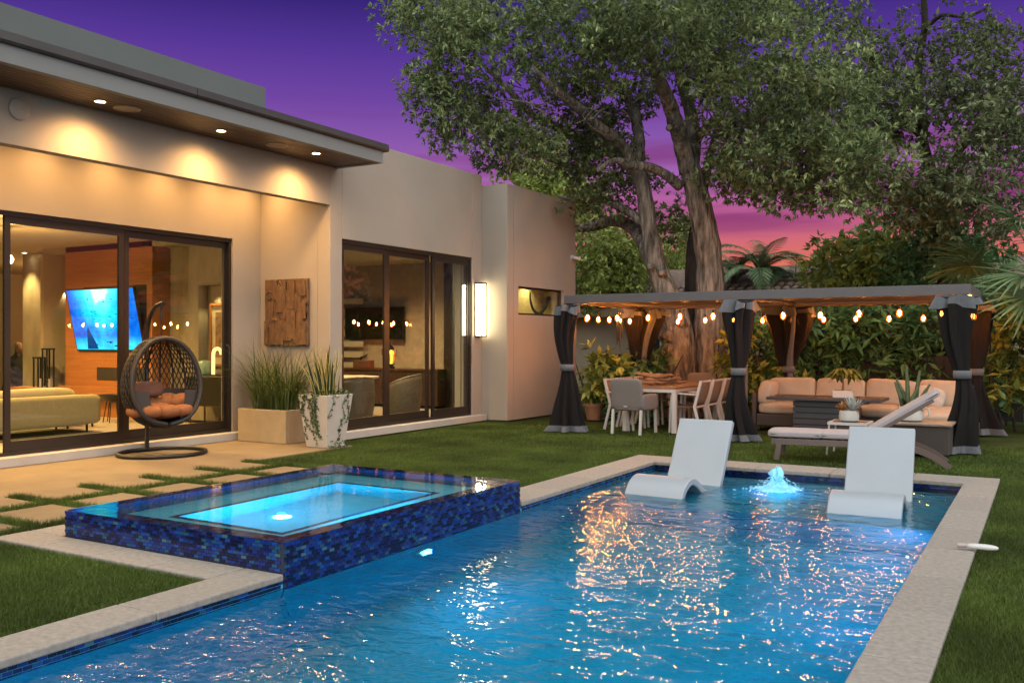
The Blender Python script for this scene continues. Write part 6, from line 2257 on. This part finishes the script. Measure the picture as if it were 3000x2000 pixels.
shrub('leafy_shrub', 'bright green shrub between the left curtain and the dining chairs', 1735, 1800, 1020, 1120, 17.9, 8, 'hedgeb', 73, .24, .10)
shrub('leafy_shrub', 'glossy climbing shrub at the foot of the right trunk beside the middle curtain', 2120, 2190, 960, 1210, 17.6, 18, 'hedgeb', 74, .2, .09)
shrub('leafy_shrub', 'leafy shrub behind the left end of the sofa, below the middle beam', 2190, 2320, 900, 1180, 18.0, 30, 'hedge', 75)
shrub('leafy_shrub', 'dense shrub behind the money tree and the sofa cushions', 2310, 2450, 900, 1170, 18.2, 32, 'hedge', 76)
shrub('leafy_shrub', 'large leaved shrub above the middle sofa cushions', 2430, 2580, 890, 1170, 18.0, 40, 'hedge', 77, .3, .1)
shrub('leafy_shrub', 'large leaved shrub above the right sofa cushions', 2560, 2700, 890, 1170, 17.9, 42, 'hedge', 78, .3, .1)
shrub('leafy_shrub', 'tall shrub just behind the right front curtain of the pergola', 2660, 2830, 890, 1200, 17.8, 56, 'hedge', 79)
shrub('leafy_shrub', 'lighter green shrub at the far right edge below the fan palm', 2930, 3050, 880, 1200, 15.6, 32, 'hedgeb', 80, .22, .09)
shrub('leafy_shrub', 'dark hedge shrub between the right curtain and the right edge', 2850, 2960, 880, 1220, 16.8, 36, 'hedge', 81, .24, .085)
shrub('leafy_shrub', 'low yellow green shrub behind the back middle curtain and sofa', 2170, 2330, 1060, 1180, 17.5, 16, 'hedgeb', 82, .18, .08)
# potted plant by the left curtain
p = at(1765, 1213, 18.0)
t = thing('terracotta_pot', 'terracotta pot with a leafy plant beside the black fence', 'potted plant', (p.x, p.y - .4, 0))
MB().lathe([(.13, 0), (.19, .26), (.21, .26), (.21, .32), (.18, .32), (.17, .26)], 20).build('pot', mat('terracotta', (.36, .19, .11), .8, var=.15), t, smooth=True)
MB().lathe([(.17, .27), (.004, .28)], 16).build('soil', M['soil'], t)
rng = np.random.default_rng(4)
P_, D_ = clump_points((0, 0, .62), (.3, .3, .34), 60, rng, .3)
V_, F_ = sprigs(P_, D_, 5, .2, .08, 1.3, .5, rng)
mobj('leaves', npmesh('leaves', V_, F_), M['hedgeb'], t)

# ---------------- turf
def turf(rects, dens, hgt, wd, seed, holes=()):
    rng = np.random.default_rng(seed)
    Vs, Fs, k = [], [], 0
    for x0, x1, y0, y1 in rects:
        n = int((x1 - x0) * (y1 - y0) * dens)
        x = rng.uniform(x0, x1, n); y = rng.uniform(y0, y1, n)
        keep = np.ones(n, bool)
        for a, b, c, d in holes: keep &= ~((x > a) & (x < b) & (y > c) & (y < d))
        x, y = x[keep], y[keep]; n = len(x)
        h = hgt * rng.uniform(.6, 1.15, n)
        az = rng.uniform(0, 2 * PI, n)
        ln = rng.normal(0, .45, (n, 2)) * h[:, None]
        w2 = wd * rng.uniform(.7, 1.2, n) / 2
        dx, dy = np.cos(az) * w2, np.sin(az) * w2
        z0 = np.full(n, -.032)
        v = np.stack([np.stack([x - dx, y - dy, z0], 1), np.stack([x + dx, y + dy, z0], 1), np.stack([x + ln[:, 0], y + ln[:, 1], z0 + h], 1)], 1).reshape(-1, 3)
        i = np.arange(n) * 3 + k
        Fs.append(np.stack([i, i + 1, i + 2], 1)); Vs.append(v); k += len(v)
    return np.concatenate(Vs), np.concatenate(Fs)
def grass(name, *a, **kw):
    V, F = turf(*a, **kw)
    o = mobj(name, npmesh(name, V, F), M['blade'])
    o['kind'] = 'stuff'
    return o
pav = [(-8.69, -8.085, a - .02, b) for a, b in cells] + [(-7.95, -7.13, a - .02, b) for a, b in cells] + [(-10.9, -8.684, -2, 10.3)]
grass('grass', [(-7.13, -4.605, 1.2, 4.055)], 17000, .032, .005, 1)
grass('grass', [(-.45, 1.6, 3.6, 6.2)], 17000, .032, .005, 2)
grass('grass', [(-.45, 3.2, 6.2, 11.6)], 8000, .032, .006, 3)
grass('grass', [(-8.69, -7.0, 3.4, 8.3)], 14000, .075, .010, 4, holes=pav)
grass('grass', [(-9.25, -4.705, 7.5, 11.4)], 8000, .034, .006, 5, holes=pav + [(-7.0, -4.3, 4, 7.47), (-9.4, -8.69, 7.5, 10.3), (-9.3, -8.7, 10.2, 10.35)])
grass('grass', [(-9.25, 4.0, 11.4, 15.0)], 3500, .036, .010, 6)
